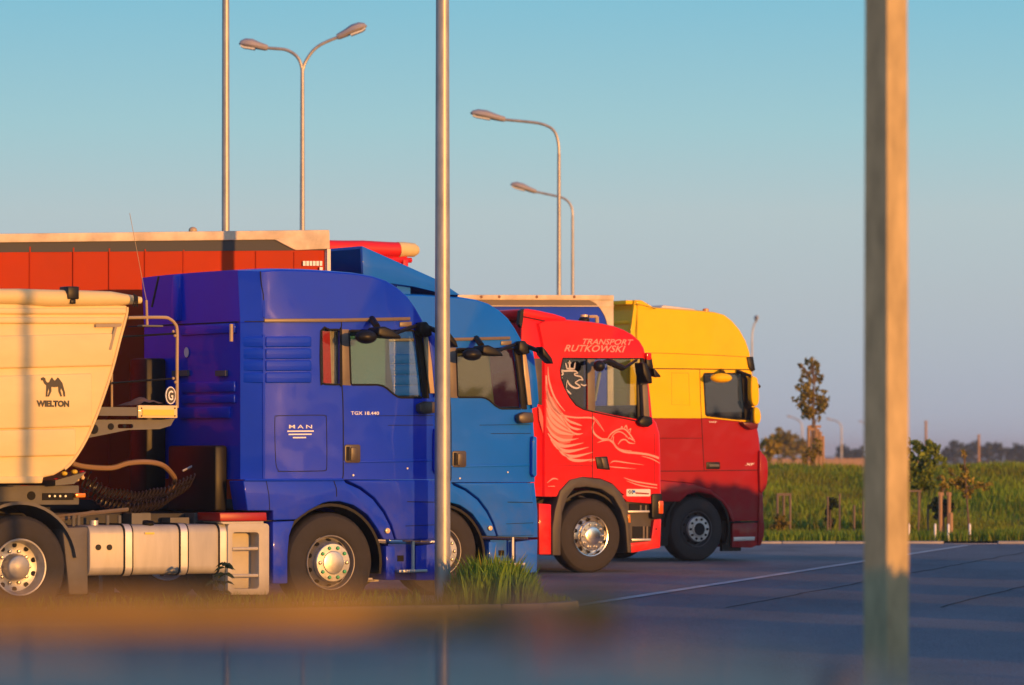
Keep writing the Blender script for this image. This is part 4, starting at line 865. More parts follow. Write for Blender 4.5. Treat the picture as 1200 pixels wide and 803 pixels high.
    part('fairing_panel', MB().prism(T.P([(624, 420), (636.2, 420), (636.2, 475), (630, 473), (625, 466)]), .02, .05), grey_brown, cab, .006)
    part('fairing_edge', MB().prism(T.P([(610.5, 364), (614.5, 362), (613.5, 376), (612, 384), (609, 380)]), .01, .09), black_plast, cab)
    m = MB(); seam(m, T.P([(694, 484), (694.3, 530), (694, 560)]), -.002, .006); seam(m, T.P([(640, 510), (665, 510.5)]), 0, .003); seam(m, T.P([(613.3, 371), (640, 376.5), (668, 376)]), .01, .006); seam(m, T.P([(767, 508), (767.5, 575)]), .0, .004); seam(m, T.P([(648, 545), (694, 546)]), 0, .003); part('panel_seam', m, seam_m, cab)
    part('door_handle', MB().prism(T.P([(697.3, 535.5), (711, 534.8), (714.5, 551), (699.5, 549.5)]), -.02, .01), black_plast, cab, .008); part('handle_grip', MB().prism(T.P([(703, 536.5), (708.5, 536.5), (711.5, 549), (706, 549)]), -.035, -.018), grey_brown, cab, .006)
    part('door_sticker', MB().prism(T.P(rr_px(734, 573.3, 762, 581.8, 1.3)), -.006, .0), sticker_m, cab)
    m = MB(); 
    for i in range(4):
        for j in range(3):
            if (i+j) % 2: q = T.P([(735.5+i*1.5, 574.5+j*1.5), (737+i*1.5, 574.5+j*1.5), (737+i*1.5, 576+j*1.5), (735.5+i*1.5, 576+j*1.5)]); m.prism(q, -.0085, -.007)
    part('sticker_print', m, dark_print, cab)
    part('sticker_print', MB().prism(T.P([(741, 574.7), (744, 574.7), (744, 577.5), (741, 577.5)]), -.0085, -.007), blue_mid, cab); part('sticker_print', MB().prism(T.P([(744.5, 577), (760, 578), (760, 579.6), (744.5, 578.8)]), -.0085, -.007), red_dark, cab)
    # lower body: wheel arch, skirt, steps, bumper, lamps
    outer = [(646, 651), (646, 618), (649, 597.5), (655, 575.5), (667, 562.3), (681, 559), (703.5, 561.8), (717.5, 568), (728, 580), (734, 593), (737, 615), (738.6, 648), (734, 648), (731.6, 615), (726, 597.5), (717.6, 582.5), (703.7, 573.4), (686, 570.5), (672, 572), (663.5, 583), (657.5, 601), (655.7, 627), (655.7, 651)]
    part('wheel_arch', MB().prism(T.P(outer), -.035, .35), arch_grey, cab, .015)
    part('lower_door', MB().prism(T.P([(728, 580.5), (771.5, 578), (772, 584), (764, 590.5), (735, 588)]), -.0, .2), red_bright, cab, .01)
    part('side_skirt', MB().prism(T.P([(631, 590), (645.5, 591), (645.5, 650), (631.5, 650)]), -.01, .3), red_bright, cab, .012)
    part('arch_liner', arch_mb(0, .52, .56, .63, 0, (0, 180), .5, .08), frame_m, cab)
    b, _ = shell([k(740, 648), k(739, 636.5), k(763, 634), k(766.5, 609), k(773, 608.5, .18), k(772, 642, .16)], Wd, p=2.2); part('bumper', b, red_bright, cab, .006)
    b, _ = shell([(q[0], q[1]+.02, q[2]-.02, q[3], 0) for q in (k(735, 640), k(735, 588), k(771, 588, .18), k(770, 640, .17))], Wd-.12, caps=True); b.v = [(x, y+.06, z) for x, y, z in b.v]; part('step_panel', b, arch_grey, cab)
    for (a, c) in (((737, 590), (761, 599.5)), ((741, 617), (763, 631.5))): part('step_opening', MB().prism(T.P([(a[0], a[1]), (c[0], a[1]), (c[0]-1, c[1]), (a[0], c[1])], .06), .05, .062), hole_m, cab)
    for a, c in (((735, 599.8), (760.5, 599.3)), ((739.5, 633), (762, 632.2))): m = MB(); p, q = T.p(*a, .02), T.p(*c, .02); m.box((p[0], .0, min(p[1], q[1])-.012), (q[0], .12, max(p[1], q[1])+.012)); part('step_tread', m, alu_dull, cab, .004)
    m = MB(); 
    for a in (750.5, 756.5): p, q = T.p(a, 592, .05), T.p(a, 599, .05); m.box((p[0]-.012, .04, q[1]), (p[0]+.012, .06, p[1]))
    for a in (754, 758): p, q = T.p(a, 617, .05), T.p(a, 632, .05); m.box((p[0]-.014, .04, q[1]), (p[0]+.014, .06, p[1]))
    part('step_post', m, tan_dark, cab)
    part('headlamp_housing', MB().prism(T.P(rr_px(763, 578.5, 775, 608, 2.5)), -.03, .3), black_plast, cab, .012); part('indicator_lamp', MB().prism(T.P(rr_px(770, 587, 775.5, 602, 1)), -.045, .0), red_orange, cab, .006)
    part('side_marker', MB().prism(T.P([(733.6, 603), (736.6, 603), (737, 612.5), (734.6, 612.5)]), -.045, -.02), amber, cab, .004); part('tow_cap', MB().disc_y(*T.p(769, 620), -.006, .012, 10, .01), hole_m, cab)
    # visor lamp, mirrors
    part('visor_lamp', MB().prism(T.P(rr_px(756.5, 413.5, 762.5, 422, 1.5), -.02), -.05, .1), red_bright, cab, .015); part('visor_end', MB().prism(T.P([(756.5, 420), (763, 419), (765, 432), (760, 432), (757, 428)], -.02), -.045, .1), black_plast, cab, .012)
    part('front_mirror', MB().prism(T.P([(761, 432), (764, 434), (769.5, 441), (769, 442.5), (762, 441)], -.05), -.16, -.02), black_plast, cab, .01)
    m = MB(); x, z = T.p(702, 429, -.28); m.ell((x, -.28, z), (.085, .08, .08)); part('kerb_mirror', m, black_plast, cab)
    m = MB(); pp = [(T.p(a, b_, -.24)[0], -.24, T.p(a, b_, -.24)[1]) for a, b_ in ((705, 425.5), (713, 424), (722, 428), (731, 432))]; m.tube(smooth(pp, 4), [.03]*4+[.05]*4+[.045]*4+[.03], 8); c1, c2 = T.p(731, 432, -.22), T.p(746, 422, -.02); m.tube([(c1[0], -.22, c1[1]), (c2[0], -.02, c2[1])], .02, 6); part('mirror_bracket', m, black_plast, cab)
    part('main_mirror', MB().prism(T.P([(745.5, 425), (751, 426), (757, 443), (757.5, 450), (752, 449), (747, 438)], -.12), -.28, -.06), black_plast, cab, .02); part('pillar_cover', MB().prism(T.P([(751, 451), (757, 450), (760, 488), (753, 490)], -.05), -.09, -.01), tan_dark, cab, .01)
    m = MB(); m.prism(T.P([(746, 494), (752, 487), (762, 489), (763, 497), (757, 501), (749, 499)], -.04), -.10, .0); part('mirror_foot', m, black_plast, cab, .02)
    m = MB(); x, z = T.p(684.5, 376, .5); m.tube([(x, .5, z-.06), (x, .5, z+.02), (x, .5, z+.05)], [.07, .08, .06], 12); part('roof_beacon', m, black_plast, cab); m = MB(); m.tube([(x, .5, z+.055), (x, .5, z+.085)], .055, 12); part('beacon_cap', m, cream_lens, cab)
    m = MB(); q1, q2, q3 = [(T.p(a, b_, .5)[0], .5, T.p(a, b_, .5)[1]) for a, b_ in ((690, 371), (699.5, 371), (699.5, 380))]; m.tube([q1, q2], .022, 6); m.tube([q2, q3], .03, 6); part('air_horn', m, tan_trim, cab)
    # things on the dashboard seen through the glass
    interior(cab, T, (T.p(668, 460)[0], T.p(715, 452)[1]), (T.p(738, 478)[0], T.p(738, 474)[1]), T.p(700, 560)[1], T.p(700, 385)[1], T.p(640, 450)[0]+.1, Wd)
    m = MB(); n = 14
    for i in range(n):
        x, z = T.p(697.5+ (6-6*(i/n))*(1 if i < n else 0), 437+i*2.4, .2); m.tube([(x, .2, z), (x, .24, z-.02)], .02, 6)
    part('window_tassel', m, cream_cloth, cab)
    # chassis, wheels
    m = MB()
    for y in (.78, 1.58): m.box((-4.6, y, .78), (.9, y+.08, 1.04))
    m.box((-.1, .2, .46), (.1, 2.24, .56)); m.box((-3.8, .2, .46), (-3.6, 2.24, .58)); m.box((-3.0, .05, .4), (-1.0, .6, 1.0)); m.box((-4.3, .7, 1.05), (-2.9, 1.74, 1.2)); part('chassis', m, frame_m, root, .01)
    wheel(root, 0, 0, .52, 'steer', alu, alu, nut_m); wheel(root, 0, Wd, .52, 'steer', flip=True, nuts=False); wheel(root, -3.7, 0, .52, 'drive', nuts=False); wheel(root, -3.7, Wd, .52, 'drive', flip=True, nuts=False)
    return root
wing_red = mat('washed_red_print', (.74, .115, .085), .45)
arch_grey = mat('dusty_arch_plastic', (.060, .052, .045), .55, var=.2, scale=5)
red_orange = mat('red_orange_lens', (.75, .10, .015), .2, coat=.5)
red1 = build_red()
# ---------------------------------------------------------------- yellow and red tractor
def build_yellow():
    T = Frame(817, 66, 31); root = T.thing('truck_tractor', 'yellow and wine red tractor unit, farthest in the row', 'truck', 'truck tractors parked side by side'); cab = root
    Wd = 2.44
    def k(px, py, bx=0, bz=0, r=0): q = T.p(px, py); return (q[0], q[1], bx, bz, r)
    top = [k(746, 490, -.1, 0, 1), k(746, 434, -.1, 0, 1), k(744, 388, -.05, 0, 1), k(746, 363, 0, .03, 1), k(768, 361.5, 0, .05), k(784, 362.8, 0, .05), k(808, 364.5, .01, .05), k(826, 365.8, .02, .05), k(838, 367.2, .05, .05), k(848, 370, .08, .04), k(857, 376.8, .10, .02), k(865.5, 387, .12), k(872, 399.5, .14), k(876.5, 413, .15), k(877.5, 420, .15), k(879, 436, .16)]
    hole = T.P([(824.5, 439), (826, 437.8), (872, 437.8), (875, 444), (878, 470), (879.8, 492), (864, 491.5), (828.5, 487.4), (827, 486)])
    mid = [k(746, 490.2, -.1, 0, 1), k(822, 490.2), k(826.5, 489.6), k(864.6, 493.6), k(884, 495.5, .18)]
    front = [k(881.5, 465, .17)]
    prof = top+[front[0], k(884, 495.5, .18), k(864.6, 493.6), k(826.5, 489.6), k(822, 490.2)]
    b, g = shell(prof, Wd, [hole], (15, 17)); part('cab_body', b, yellow, cab); part('windscreen', g, glass_dark, cab)
    for y in (.02, Wd-.03): part('door_window', MB().prism(hole, y, y+.006), glass_dark, cab)
    m = MB(); seam(m, hole, -.002, .012, True); part('window_rubber', m, seam_m, cab)
    part('window_pillar', MB().prism(T.P([(869, 438), (874, 438), (878.5, 470), (880.5, 492), (873, 491.5)]), -.004, .02), black_plast, cab)
    lowp = [k(746, 490.6, -.1, 0, 1), k(822, 490.6), k(826.5, 490.1), k(864.6, 494.1), k(884, 496.2, .18), k(887, 515, .19), k(888.5, 535, .2), k(889, 552, .2), k(889.5, 572, .2), k(889.5, 610.5, .2), k(861, 610.5), k(856, 597), k(847, 584.6), k(832, 573), k(810, 566), k(776, 563), k(746, 562, -.1, 0, 1)]
    b, _ = shell(lowp, Wd); part('lower_cab', b, red_dark, cab, label='wine red lower half of the cab')
    part('front_fender', MB().prism(T.P([(770, 563.5), (776, 563.6), (810, 566.6), (831.5, 573.6), (846.5, 585.2), (855.4, 597.3), (860.2, 611.5), (857, 611.5), (851, 597), (844.7, 588), (832, 579.6), (817, 576.6), (805, 579.6), (796, 588), (770, 588)]), -.03, .3), red_dark, cab, .015, seg=3)
    m = MB(); seam(m, T.P([(757, 413.5), (800, 414.8), (840, 416.5), (876, 418.5)]), 0, .0035); seam(m, T.P([(757, 432), (820, 432.6), (879, 433.4)]), 0, .008); seam(m, T.P([(820, 433.5), (821, 470), (822, 490), (824.5, 540), (825.2, 552)]), 0, .006)
    seam(m, T.P([(766, 513.6), (822.5, 513.6)]), 0, .004); seam(m, T.P([(766, 552.3), (825, 552), (889, 551)]), 0, .006); seam(m, T.P([(744, 357), (752, 357.5), (768, 362)]), .0, .005); seam(m, T.P([(858, 612.2), (892, 611.2)]), -.01, .012)
    seam(m, T.P([(787, 437), (807, 437.5), (808, 475), (787, 474)]), 0, .002, True); part('panel_seam', m, seam_m, cab)
    part('roof_fairing', MB().prism(T.P([(744, 351.5), (752.5, 352), (767.4, 361), (772, 364), (746, 364), (743, 354)]), .0, 2.44), yellow, cab, .02)
    (x0, zt), (x1, zb) = T.p(743.5, 353), T.p(740, 490)
    q = T.P([(743.8, 352), (748, 352), (746, 490), (738, 490), (739.4, 387)]); part('side_fairing', MB().prism(q, .0, .05), yellow, cab, .008); part('side_fairing', MB().prism(q, 2.39, 2.44), yellow, cab, .008)
    m = MB(); xa = T.p(742, 370)[0]; (ya, za), (yb, zb2) = T.r(742, 352, xa), T.r(719, 352, xa)
    zt2 = T.p(744, 352)[1]; m.box((xa-.1, .05, zt2-.06), (xa+.2, 2.4, zt2)); part('fairing_header', m, yellow, cab, .01)
    m = MB(); m.box((xa-.02, .05, zt2-.36), (xa+.04, 2.4, zt2-.30)); part('fairing_bar', m, yellow, cab, .01)
    part('fairing_liner', MB().box((xa+.25, .05, 2.2), (xa+.30, 2.4, zt2-.04)), olive_liner, cab)
    x0, z0 = T.p(771, 364, .6); x1, z1 = T.p(816, 360.6, .6); part('roof_hatch', MB().prism([(x0, z0), (x1, z0-.03), (x1-.02, z1-.02), (x0+.1, z1+.03)], .6, 1.6), cream_hatch, cab, .02)
    x, z = T.p(827, 366.5, .5); m = MB().tube([(x, .5, z-.02), (x, .5, z+.05), (x, .5, z+.065)], [.05, .05, .035], 12); part('roof_beacon', m, amber, cab)
    part('visor_end', MB().prism(T.P([(875, 418.5), (882, 418), (884.6, 434), (880.5, 436), (877, 430)], -.01), -.03, .12), black_plast, cab, .012)
    m = MB(); x, z = T.p(845.2, 443, -.25); m.ell((x, -.25, z), (.19, .10, .075), 16, 10); part('kerb_mirror', m, yellow, cab); m = MB(); p, q = T.p(848, 437, -.2), T.p(845, 434, 0); m.tube([(p[0], -.2, p[1]), (q[0], 0, q[1])], .03, 6); p, q = T.p(866, 437, -.08), T.p(880, 441, -.15); m.tube([(p[0], -.02, p[1]+.03), (q[0], -.15, q[1])], .03, 6); part('mirror_bracket', m, black_plast, cab)
    part('main_mirror', MB().prism(T.P(smooth([(877.5, 443), (881, 441.5), (884.5, 444), (886.3, 455), (886.5, 470), (884, 475.5), (880, 475), (877.5, 466)], 3, True), -.1), -.18, -.06), yellow, cab, .03, seg=3); part('wide_mirror', MB().prism(T.P(smooth([(881.5, 479), (885, 477.5), (888, 481), (889.3, 488), (888, 495), (884, 496.8), (881.5, 493)], 3, True), -.1), -.17, -.06), yellow, cab, .025, seg=3)
    m = MB(); m.tube([(T.p(a, b_, -.1)[0], -.1, T.p(a, b_, -.1)[1]) for a, b_ in ((876, 470), (879, 477), (882, 480), (880, 495))], .025, 6); part('mirror_arm', m, black_plast, cab)
    part('mirror_foot', MB().prism(T.P([(867, 495), (886, 495.5), (885, 502), (878, 504), (870, 499)], -.04), -.12, .0), wine_plast, cab, .015)
    part('far_mirror', MB().prism(T.P([(884.5, 448), (889.5, 452.5), (888.5, 455), (885, 453)], .1), .05, .2), black_plast, cab)
    part('door_handle', MB().prism(T.P(rr_px(827.3, 541.5, 843.4, 550, 1.2)), -.012, .01), black_plast, cab, .006); part('handle_grip', MB().prism(T.P(rr_px(830, 544, 842, 547.3, .8)), -.03, -.01), grey_plast, cab, .005)
    x0, z0 = T.p(873, 545.6); x1, z1 = T.p(884, 542.8); text_part('lettering', 'XF', (x0, z0, x1, z1), cab, white_print, shear=.3, bold=.02); x0, z0 = T.p(831, 495.4); x1, z1 = T.p(840, 493.8); text_part('lettering', 'DAF', (x0, z0, x1, z1), cab, white_print, bold=.02)
    part('corner_deflector', MB().prism(T.P(smooth([(888.5, 530), (892, 531), (897, 537), (898.8, 546), (898, 566), (894.5, 575), (889, 576)], 2, True), -.01), -.05, .12), red_dark, cab, .03, seg=3)
    b, _ = shell([k(858, 641.5), k(858.5, 613.5), k(890, 612.5, .2), k(891, 625, .2), k(889, 638, .18), k(879, 642, .14)], Wd, p=2.2); part('bumper', b, red_dark, cab, .006)
    part('bumper_trim', MB().prism(T.P([(859.6, 629.5), (884.5, 629), (884, 633.4), (859.6, 634.3)]), -.008, .01), alu_dull, cab, .003)
    part('bumper_corner', MB().prism(T.P([(889, 576), (893.5, 577), (894.5, 609), (895.5, 620), (894.5, 629), (891.5, 639), (888, 640), (888.5, 610)], -.01), -.03, .1), red_dark, cab, .02, seg=3)
    part('wheel_arch', arch_mb(0, .52, .50, .60, 0, (-25, 178), .45, -.02), black_plast, cab); part('mud_flap', MB().box((.50, .05, .15), (.85, .12, .62)), black_plast, cab); part('side_skirt', MB().prism(T.P([(770, 588.5), (794, 588.5), (787, 600), (783, 640), (770, 640)]), .02, .3), black_plast, cab)
    interior(cab, T, (T.p(815, 460)[0], T.p(845, 462)[1]), (T.p(872, 485)[0], T.p(872, 482)[1]), T.p(830, 560)[1], T.p(830, 380)[1], T.p(746, 450)[0]+.1, Wd)
    m = MB()
    for y in (.78, 1.58): m.box((-4.6, y, .78), (.9, y+.08, 1.04))
    m.box((-.1, .2, .44), (.1, 2.24, .54)); m.box((-3.8, .2, .46), (-3.6, 2.24, .58)); m.box((-3.0, .05, .4), (-1.0, .6, 1.0)); m.box((-4.3, .7, 1.05), (-2.9, 1.74, 1.2)); part('chassis', m, frame_m, root, .01)
    w = wheel(root, 0, 0, .5, 'drive2', dark_rim, steel, hole_m); link('hub_centre', MB().disc_y(0, 0, -.068, .098, 24, .01).mesh('hub_centre', hole_m), w); wheel(root, 0, Wd, .5, 'steer', flip=True, nuts=False); wheel(root, -3.7, 0, .5, 'drive', nuts=False); wheel(root, -3.7, Wd, .5, 'drive', flip=True, nuts=False)
    return root
dark_rim = mat('dark_rim', (.10, .10, .105), .5, metal=.3, var=.2)
olive_liner = mat('olive_liner', (.16, .12, .03), .7)
cream_hatch = mat('pale_hatch', (.72, .60, .50), .5)
wine_plast = mat('wine_plastic', (.14, .01, .012), .35)
yellow1 = build_yellow()
# ---------------------------------------------------------------- ground
def ground_mat(name, a, b, scale, rough=.9, bump=.7, cracks=0):
    m, nt, bs = _base(name); L = nt.links.new
    tc = nt.nodes.new('ShaderNodeTexCoord'); n1 = nt.nodes.new('ShaderNodeTexNoise'); n2 = nt.nodes.new('ShaderNodeTexNoise'); n3 = nt.nodes.new('ShaderNodeTexNoise')
    n1.inputs['Scale'].default_value = scale; n1.inputs['Detail'].default_value = 8; n2.inputs['Scale'].default_value = 60; n2.inputs['Detail'].default_value = 3; n3.inputs['Scale'].default_value = .12; n3.inputs['Detail'].default_value = 5
    mp = nt.nodes.new('ShaderNodeMapping'); mp.inputs['Rotation'].default_value = (0, 0, .24); mp.inputs['Scale'].default_value = (1, .35, 1)
    L(tc.outputs['Object'], mp.inputs[0]); L(mp.outputs[0], n1.inputs['Vector']); L(tc.outputs['Object'], n2.inputs['Vector']); L(mp.outputs[0], n3.inputs['Vector'])
    ad = nt.nodes.new('ShaderNodeMath'); ad.operation = 'ADD'; ad2 = nt.nodes.new('ShaderNodeMath'); ad2.operation = 'MULTIPLY_ADD'; ad2.inputs[1].default_value = .5
    L(n2.outputs['Fac'], ad2.inputs[0]); L(n1.outputs['Fac'], ad2.inputs[2]); L(ad2.outputs[0], ad.inputs[0]); L(n3.outputs['Fac'], ad.inputs[1])
    r = nt.nodes.new('ShaderNodeValToRGB'); r.color_ramp.elements[0].position = .40; r.color_ramp.elements[1].position = .62
    dv = nt.nodes.new('ShaderNodeMath'); dv.operation = 'MULTIPLY'; dv.inputs[1].default_value = .4; L(ad.outputs[0], dv.inputs[0]); L(dv.outputs[0], r.inputs[0])
    r.color_ramp.elements[0].color = a+(1,); r.color_ramp.elements[1].color = b+(1,)
    L(r.outputs[0], bs.inputs['Base Color']); bs.inputs['Roughness'].default_value = rough; bs.inputs['Specular IOR Level'].default_value = .5
    nn = nt.nodes.new('ShaderNodeTexNoise'); nn.inputs['Scale'].default_value = 90; nn.inputs['Detail'].default_value = 2; L(tc.outputs['Object'], nn.inputs['Vector'])
    sb = nt.nodes.new('ShaderNodeVectorMath'); sb.operation = 'SUBTRACT'; sb.inputs[1].default_value = (.5, .5, .5); L(nn.outputs['Color'], sb.inputs[0])
    sc_ = nt.nodes.new('ShaderNodeVectorMath'); sc_.operation = 'SCALE'; sc_.inputs['Scale'].default_value = bump*3; L(sb.outputs[0], sc_.inputs[0])
    ge = nt.nodes.new('ShaderNodeNewGeometry'); ad_ = nt.nodes.new('ShaderNodeVectorMath'); ad_.operation = 'ADD'; L(ge.outputs['Normal'], ad_.inputs[0]); L(sc_.outputs[0], ad_.inputs[1])
    no = nt.nodes.new('ShaderNodeVectorMath'); no.operation = 'NORMALIZE'; L(ad_.outputs[0], no.inputs[0]); L(no.outputs[0], bs.inputs['Normal'])
    return m
asphalt = ground_mat('asphalt', (.075, .076, .098), (.190, .182, .205), .5, .6, 3.2)
apron_m = ground_mat('pale_asphalt', (.14, .13, .135), (.34, .31, .30), .8, .65, 2.8)
earth = ground_mat('bank_earth', (.045, .055, .012), (.085, .085, .025), .3)
field_m = ground_mat('field_earth', (.08, .085, .03), (.15, .12, .05), .02)
kerb_m = mat('kerb_concrete', (.34, .31, .28), .85, var=.2, scale=5, bump=.2)
line_m = mat('worn_road_paint', (.42, .40, .38), .8, var=.35, scale=3)
def sheet(name, pts, z, m): return struct(name, MB().add([(x, y, z) for x, y in pts], [tuple(range(len(pts)))]), m)
sheet('ground', [(-3000, -400), (3000, -400), (3000, 5000), (-3000, 5000)], 0, asphalt)
la, lb = Vector((.65-.244*.6, 46.0)), Vector((.65+.244*31, 77.6))
sheet('parking_apron', [(-60, 46.0), (la.x, la.y), (lb.x, lb.y), (lb.x, 79.0), (-60, 79.0)], .004, apron_m)
nx = Vector((.97, -.237))*.16
struct('road_marking', MB().add([(la.x, la.y, .008), (la.x+nx.x, la.y+nx.y, .008), (lb.x+nx.x, lb.y+nx.y, .008), (lb.x, lb.y, .008)], [(0, 1, 2, 3)]), line_m)
# asphalt joints running along the apron
m = MB(); rr = random.Random(5)
for off in (1.8, 4.1):
    P = []
    for i in range(40): t = i/39; P.append((la.x+(lb.x-la.x)*t+off+rr.uniform(-.03, .03), la.y+(lb.y-la.y)*t, .0085))
    vs = []
    for x, y, z in P: vs += [(x-.02, y, .0045), (x+.02, y, .0045)]
    m.add(vs, [(2*i, 2*i+1, 2*i+3, 2*i+2) for i in range(39)])
struct('tar_joint', m, seam_m)
# kerb beside the bank, in stones
stone = MB().box((-.495, 0, 0), (.495, .15, .13)).mesh('kerb_stone', kerb_m, .015)
kb = bpy.data.objects.new('kerb', None); COL.objects.link(kb); kb['kind'] = 'structure'; kb.location = (0, 79.0, 0)
for i in range(-14, 34):
    link('kerb_stone', stone, kb, (i+.5, random.uniform(-.01, .01), random.uniform(-.012, .0)-(.115 if i == 8 else .078)))
# grassy bank and the field behind
def bank_z(x, y):
    def s(a, b, v): t = max(0, min(1, (v-a)/(b-a))); return t*t*(3-2*t)
    z = .045+1.05*s(81.0, 101, y)+.02*sin(x*.6)*s(82, 90, y)+.02*sin(x*1.7+y*.5)*s(82, 88, y)
    return z-1.02*s(108, 150, y)
m = MB(); xs = [-60+i*2 for i in range(81)]; ys = [79.15, 80, 81, 82, 84, 86, 88, 90, 92, 94, 96, 98, 100, 102, 104, 106, 108, 112, 118, 126, 138, 150]
m.add([(x, y, bank_z(x, y)) for y in ys for x in xs], [(j*81+i, j*81+i+1, (j+1)*81+i+1, (j+1)*81+i) for j in range(len(ys)-1) for i in range(80)]); struct('bank', m, earth)
sheet('field', [(-2500, 150), (2500, 150), (2500, 4500), (-2500, 4500)], .05, field_m)
def blades(name, spots, m, wmul=1):
    """grass: spots = (x, y, z, height, lean)"""
    rr = random.Random(11); V = []; Fs = []
    for (x, y, z, h) in spots:
        a = rr.uniform(0, pi); w = h*.045*wmul*rr.uniform(.7, 1.3); lx, ly = rr.gauss(0, .22)*h, rr.gauss(0, .22)*h; o = len(V)
        dx, dy = cos(a)*w, sin(a)*w
        V += [(x-dx, y-dy, z), (x+dx, y+dy, z), (x+dx*.8+lx*.35, y+dy*.8+ly*.35, z+h*.55), (x-dx*.8+lx*.35, y-dy*.8+ly*.35, z+h*.55), (x+lx, y+ly, z+h)]
        Fs += [(o, o+1, o+2, o+3), (o+3, o+2, o+4)]
    mb = MB(); mb.v = V; mb.f = Fs; me = bpy.data.meshes.new(name); me.from_pydata(V, [], Fs); me.materials.append(m)
    o = link(name, me); o['kind'] = 'stuff'; return o
rr = random.Random(21); sp = []
for i in range(76000):
    y = 79.3+rr.random()**.9*29; x = rr.uniform(.035*y, .135*y+.5)
    t = sin(x*1.3+1.7*sin(y*.35))+sin(x*.53+y*.21)
    tall = .22+.05*t if y > 82.3 else .16
    sp.append((x, y, bank_z(x, y)-.02, max(.12, tall*rr.uniform(.6, 1.45))))
blades('bank_grass', sp, bankgrass_m, 1.3)
sp = []
for i in range(9000):
    y = 79.4+rr.random()*3.0; x = rr.uniform(.035*y, .135*y+.5); sp.append((x, y, bank_z(x, y)-.02, rr.uniform(.10, .24)))
blades('verge_grass', sp, grass_m, 1.2)
# planted island in front of the trucks
o, X, Y = T1.o, T1.x, T1.y
fa = o+X*-9-Y*.5; fb = o+X*1.35-Y*.5
isl = [(fa.x, fa.y), (-9.5, 38.6), (-4, 41.3), (.30, 43.55), (.62, 44.2), (.55, 45.1), (.2, 45.5), (fb.x, fb.y)]
mi = MB(); n = len(isl); mi.add([(x, y, .0) for x, y in isl]+[(x, y, .10) for x, y in isl], [tuple(range(n, 2*n))]+[(i, (i+1) % n, (i+1) % n+n, i+n) for i in range(n)]); struct('planted_island', mi, earth)
ik = bpy.data.objects.new('kerb', None); COL.objects.link(ik); ik['kind'] = 'structure'
ist = MB().box((0, -.07, 0), (.49, .07, .135)).mesh('kerb_stone', kerb_m, .012)
for i in range(n):
    a, b = Vector(isl[i]), Vector(isl[(i+1) % n]); L_ = (b-a).length; d = (b-a)/L_; k = max(1, round(L_/.5))
    for j in range(k):
        q = a+d*(L_*j/k); s = link('kerb_stone', ist, ik, (q.x, q.y, 0), (0, 0, math.atan2(d.y, d.x))); s.scale.x = (L_/k)/.5
def inside(x, y, poly):
    c = False; j = len(poly)-1
    for i in range(len(poly)):
        (x1, y1), (x2, y2) = poly[i], poly[j]
        if (y1 > y) != (y2 > y) and x < (x2-x1)*(y-y1)/(y2-y1)+x1: c = not c
        j = i
    return c
sp = []
while len(sp) < 5200:
    x, y = rr.uniform(-9, .7), rr.uniform(38.8, 46)
    if not inside(x, y, isl): continue
    px = 600+x/y*F; dens = max(0, 1-abs(px-578)/62)
    if px < 520 and rr.random() > .22: continue
    h = (.10+.34*min(1, dens*1.5))*rr.uniform(.5, 1.2) if px > 500 else rr.uniform(.05, .20)
    sp.append((x, y, .09, max(.06, h)))
blades('island_grass', sp, grass_m, .8)
sp = []
while len(sp) < 5000:
    px = rr.gauss(578, 30); D = rr.uniform(44.0, 45.3); x = (px-600)/F*D
    if not (522 < px < 632 and inside(x, D, isl)): continue
    e = max(.15, 1-((px-577)/60)**2); sp.append((x, D, .09, (.16+.26*e)*(rr.uniform(.4, 1.0) if rr.random() < .93 else rr.uniform(1.0, 1.35))))
blades('tall_grass', sp, grass_m, .7)
blades('dry_grass', [(x+rr.gauss(0, .05), y-.02, z, h*1.15) for x, y, z, h in sp if rr.random() < .10 and x < .05], leaf_yellow, .5)
# ---------------------------------------------------------------- poles and lamps
def lamp_head(mb_shell, mb_lens, a, b, y, w=.16):
    """cobra head from socket b to nose a"""
    a, b = Vector(a), Vector(b); d = (a-b); L_ = d.length; ux = d/L_; uz = Vector((-ux.z, 0, ux.x)); uz = uz if uz.z > 0 else -uz; uy = Vector((0, 1, 0))
    prof = [(0, .045, .05, -.05), (.08, .07, .06, -.06), (.28, .09, .08, -.06), (.55, w, .12, -.05), (.8, w*.95, .11, -.04), (.95, w*.6, .06, -.03), (1.0, w*.15, .0, -.01)]
    n = 10; V = []
    for t, hw, up, dn in prof:
        for k in range(n):
            an = 2*pi*k/n; c, s = cos(an), sin(an); V.append(b+ux*(t*L_)+uy*(hw*c)+uz*((up if s > 0 else -dn)*s))
    mb_shell.add(V, [(i*n+k, i*n+(k+1) % n, (i+1)*n+(k+1) % n, (i+1)*n+k) for i in range(len(prof)-1) for k in range(n)]+[tuple(range(n-1, -1, -1)), tuple(range((len(prof)-1)*n, len(prof)*n))])
    V = [b+ux*(t*L_)+uy*(w*.75*sy)+uz*(-.055-.02*(1 if .4 < t < .9 else 0)) for t in (.42, .6, .8, .92) for sy in (-1, 1)]
    mb_lens.add(V+[v+uz*.03 for v in V], [(2*i, 2*i+1, 2*i+3, 2*i+2) for i in range(3)]+[(2*i+8, 2*i+10, 2*i+11, 2*i+9) for i in range(3)]+[(2*i, 2*i+2, 2*i+10, 2*i+8) for i in range(3)]+[(2*i+1, 2*i+9, 2*i+11, 2*i+3) for i in range(3)])
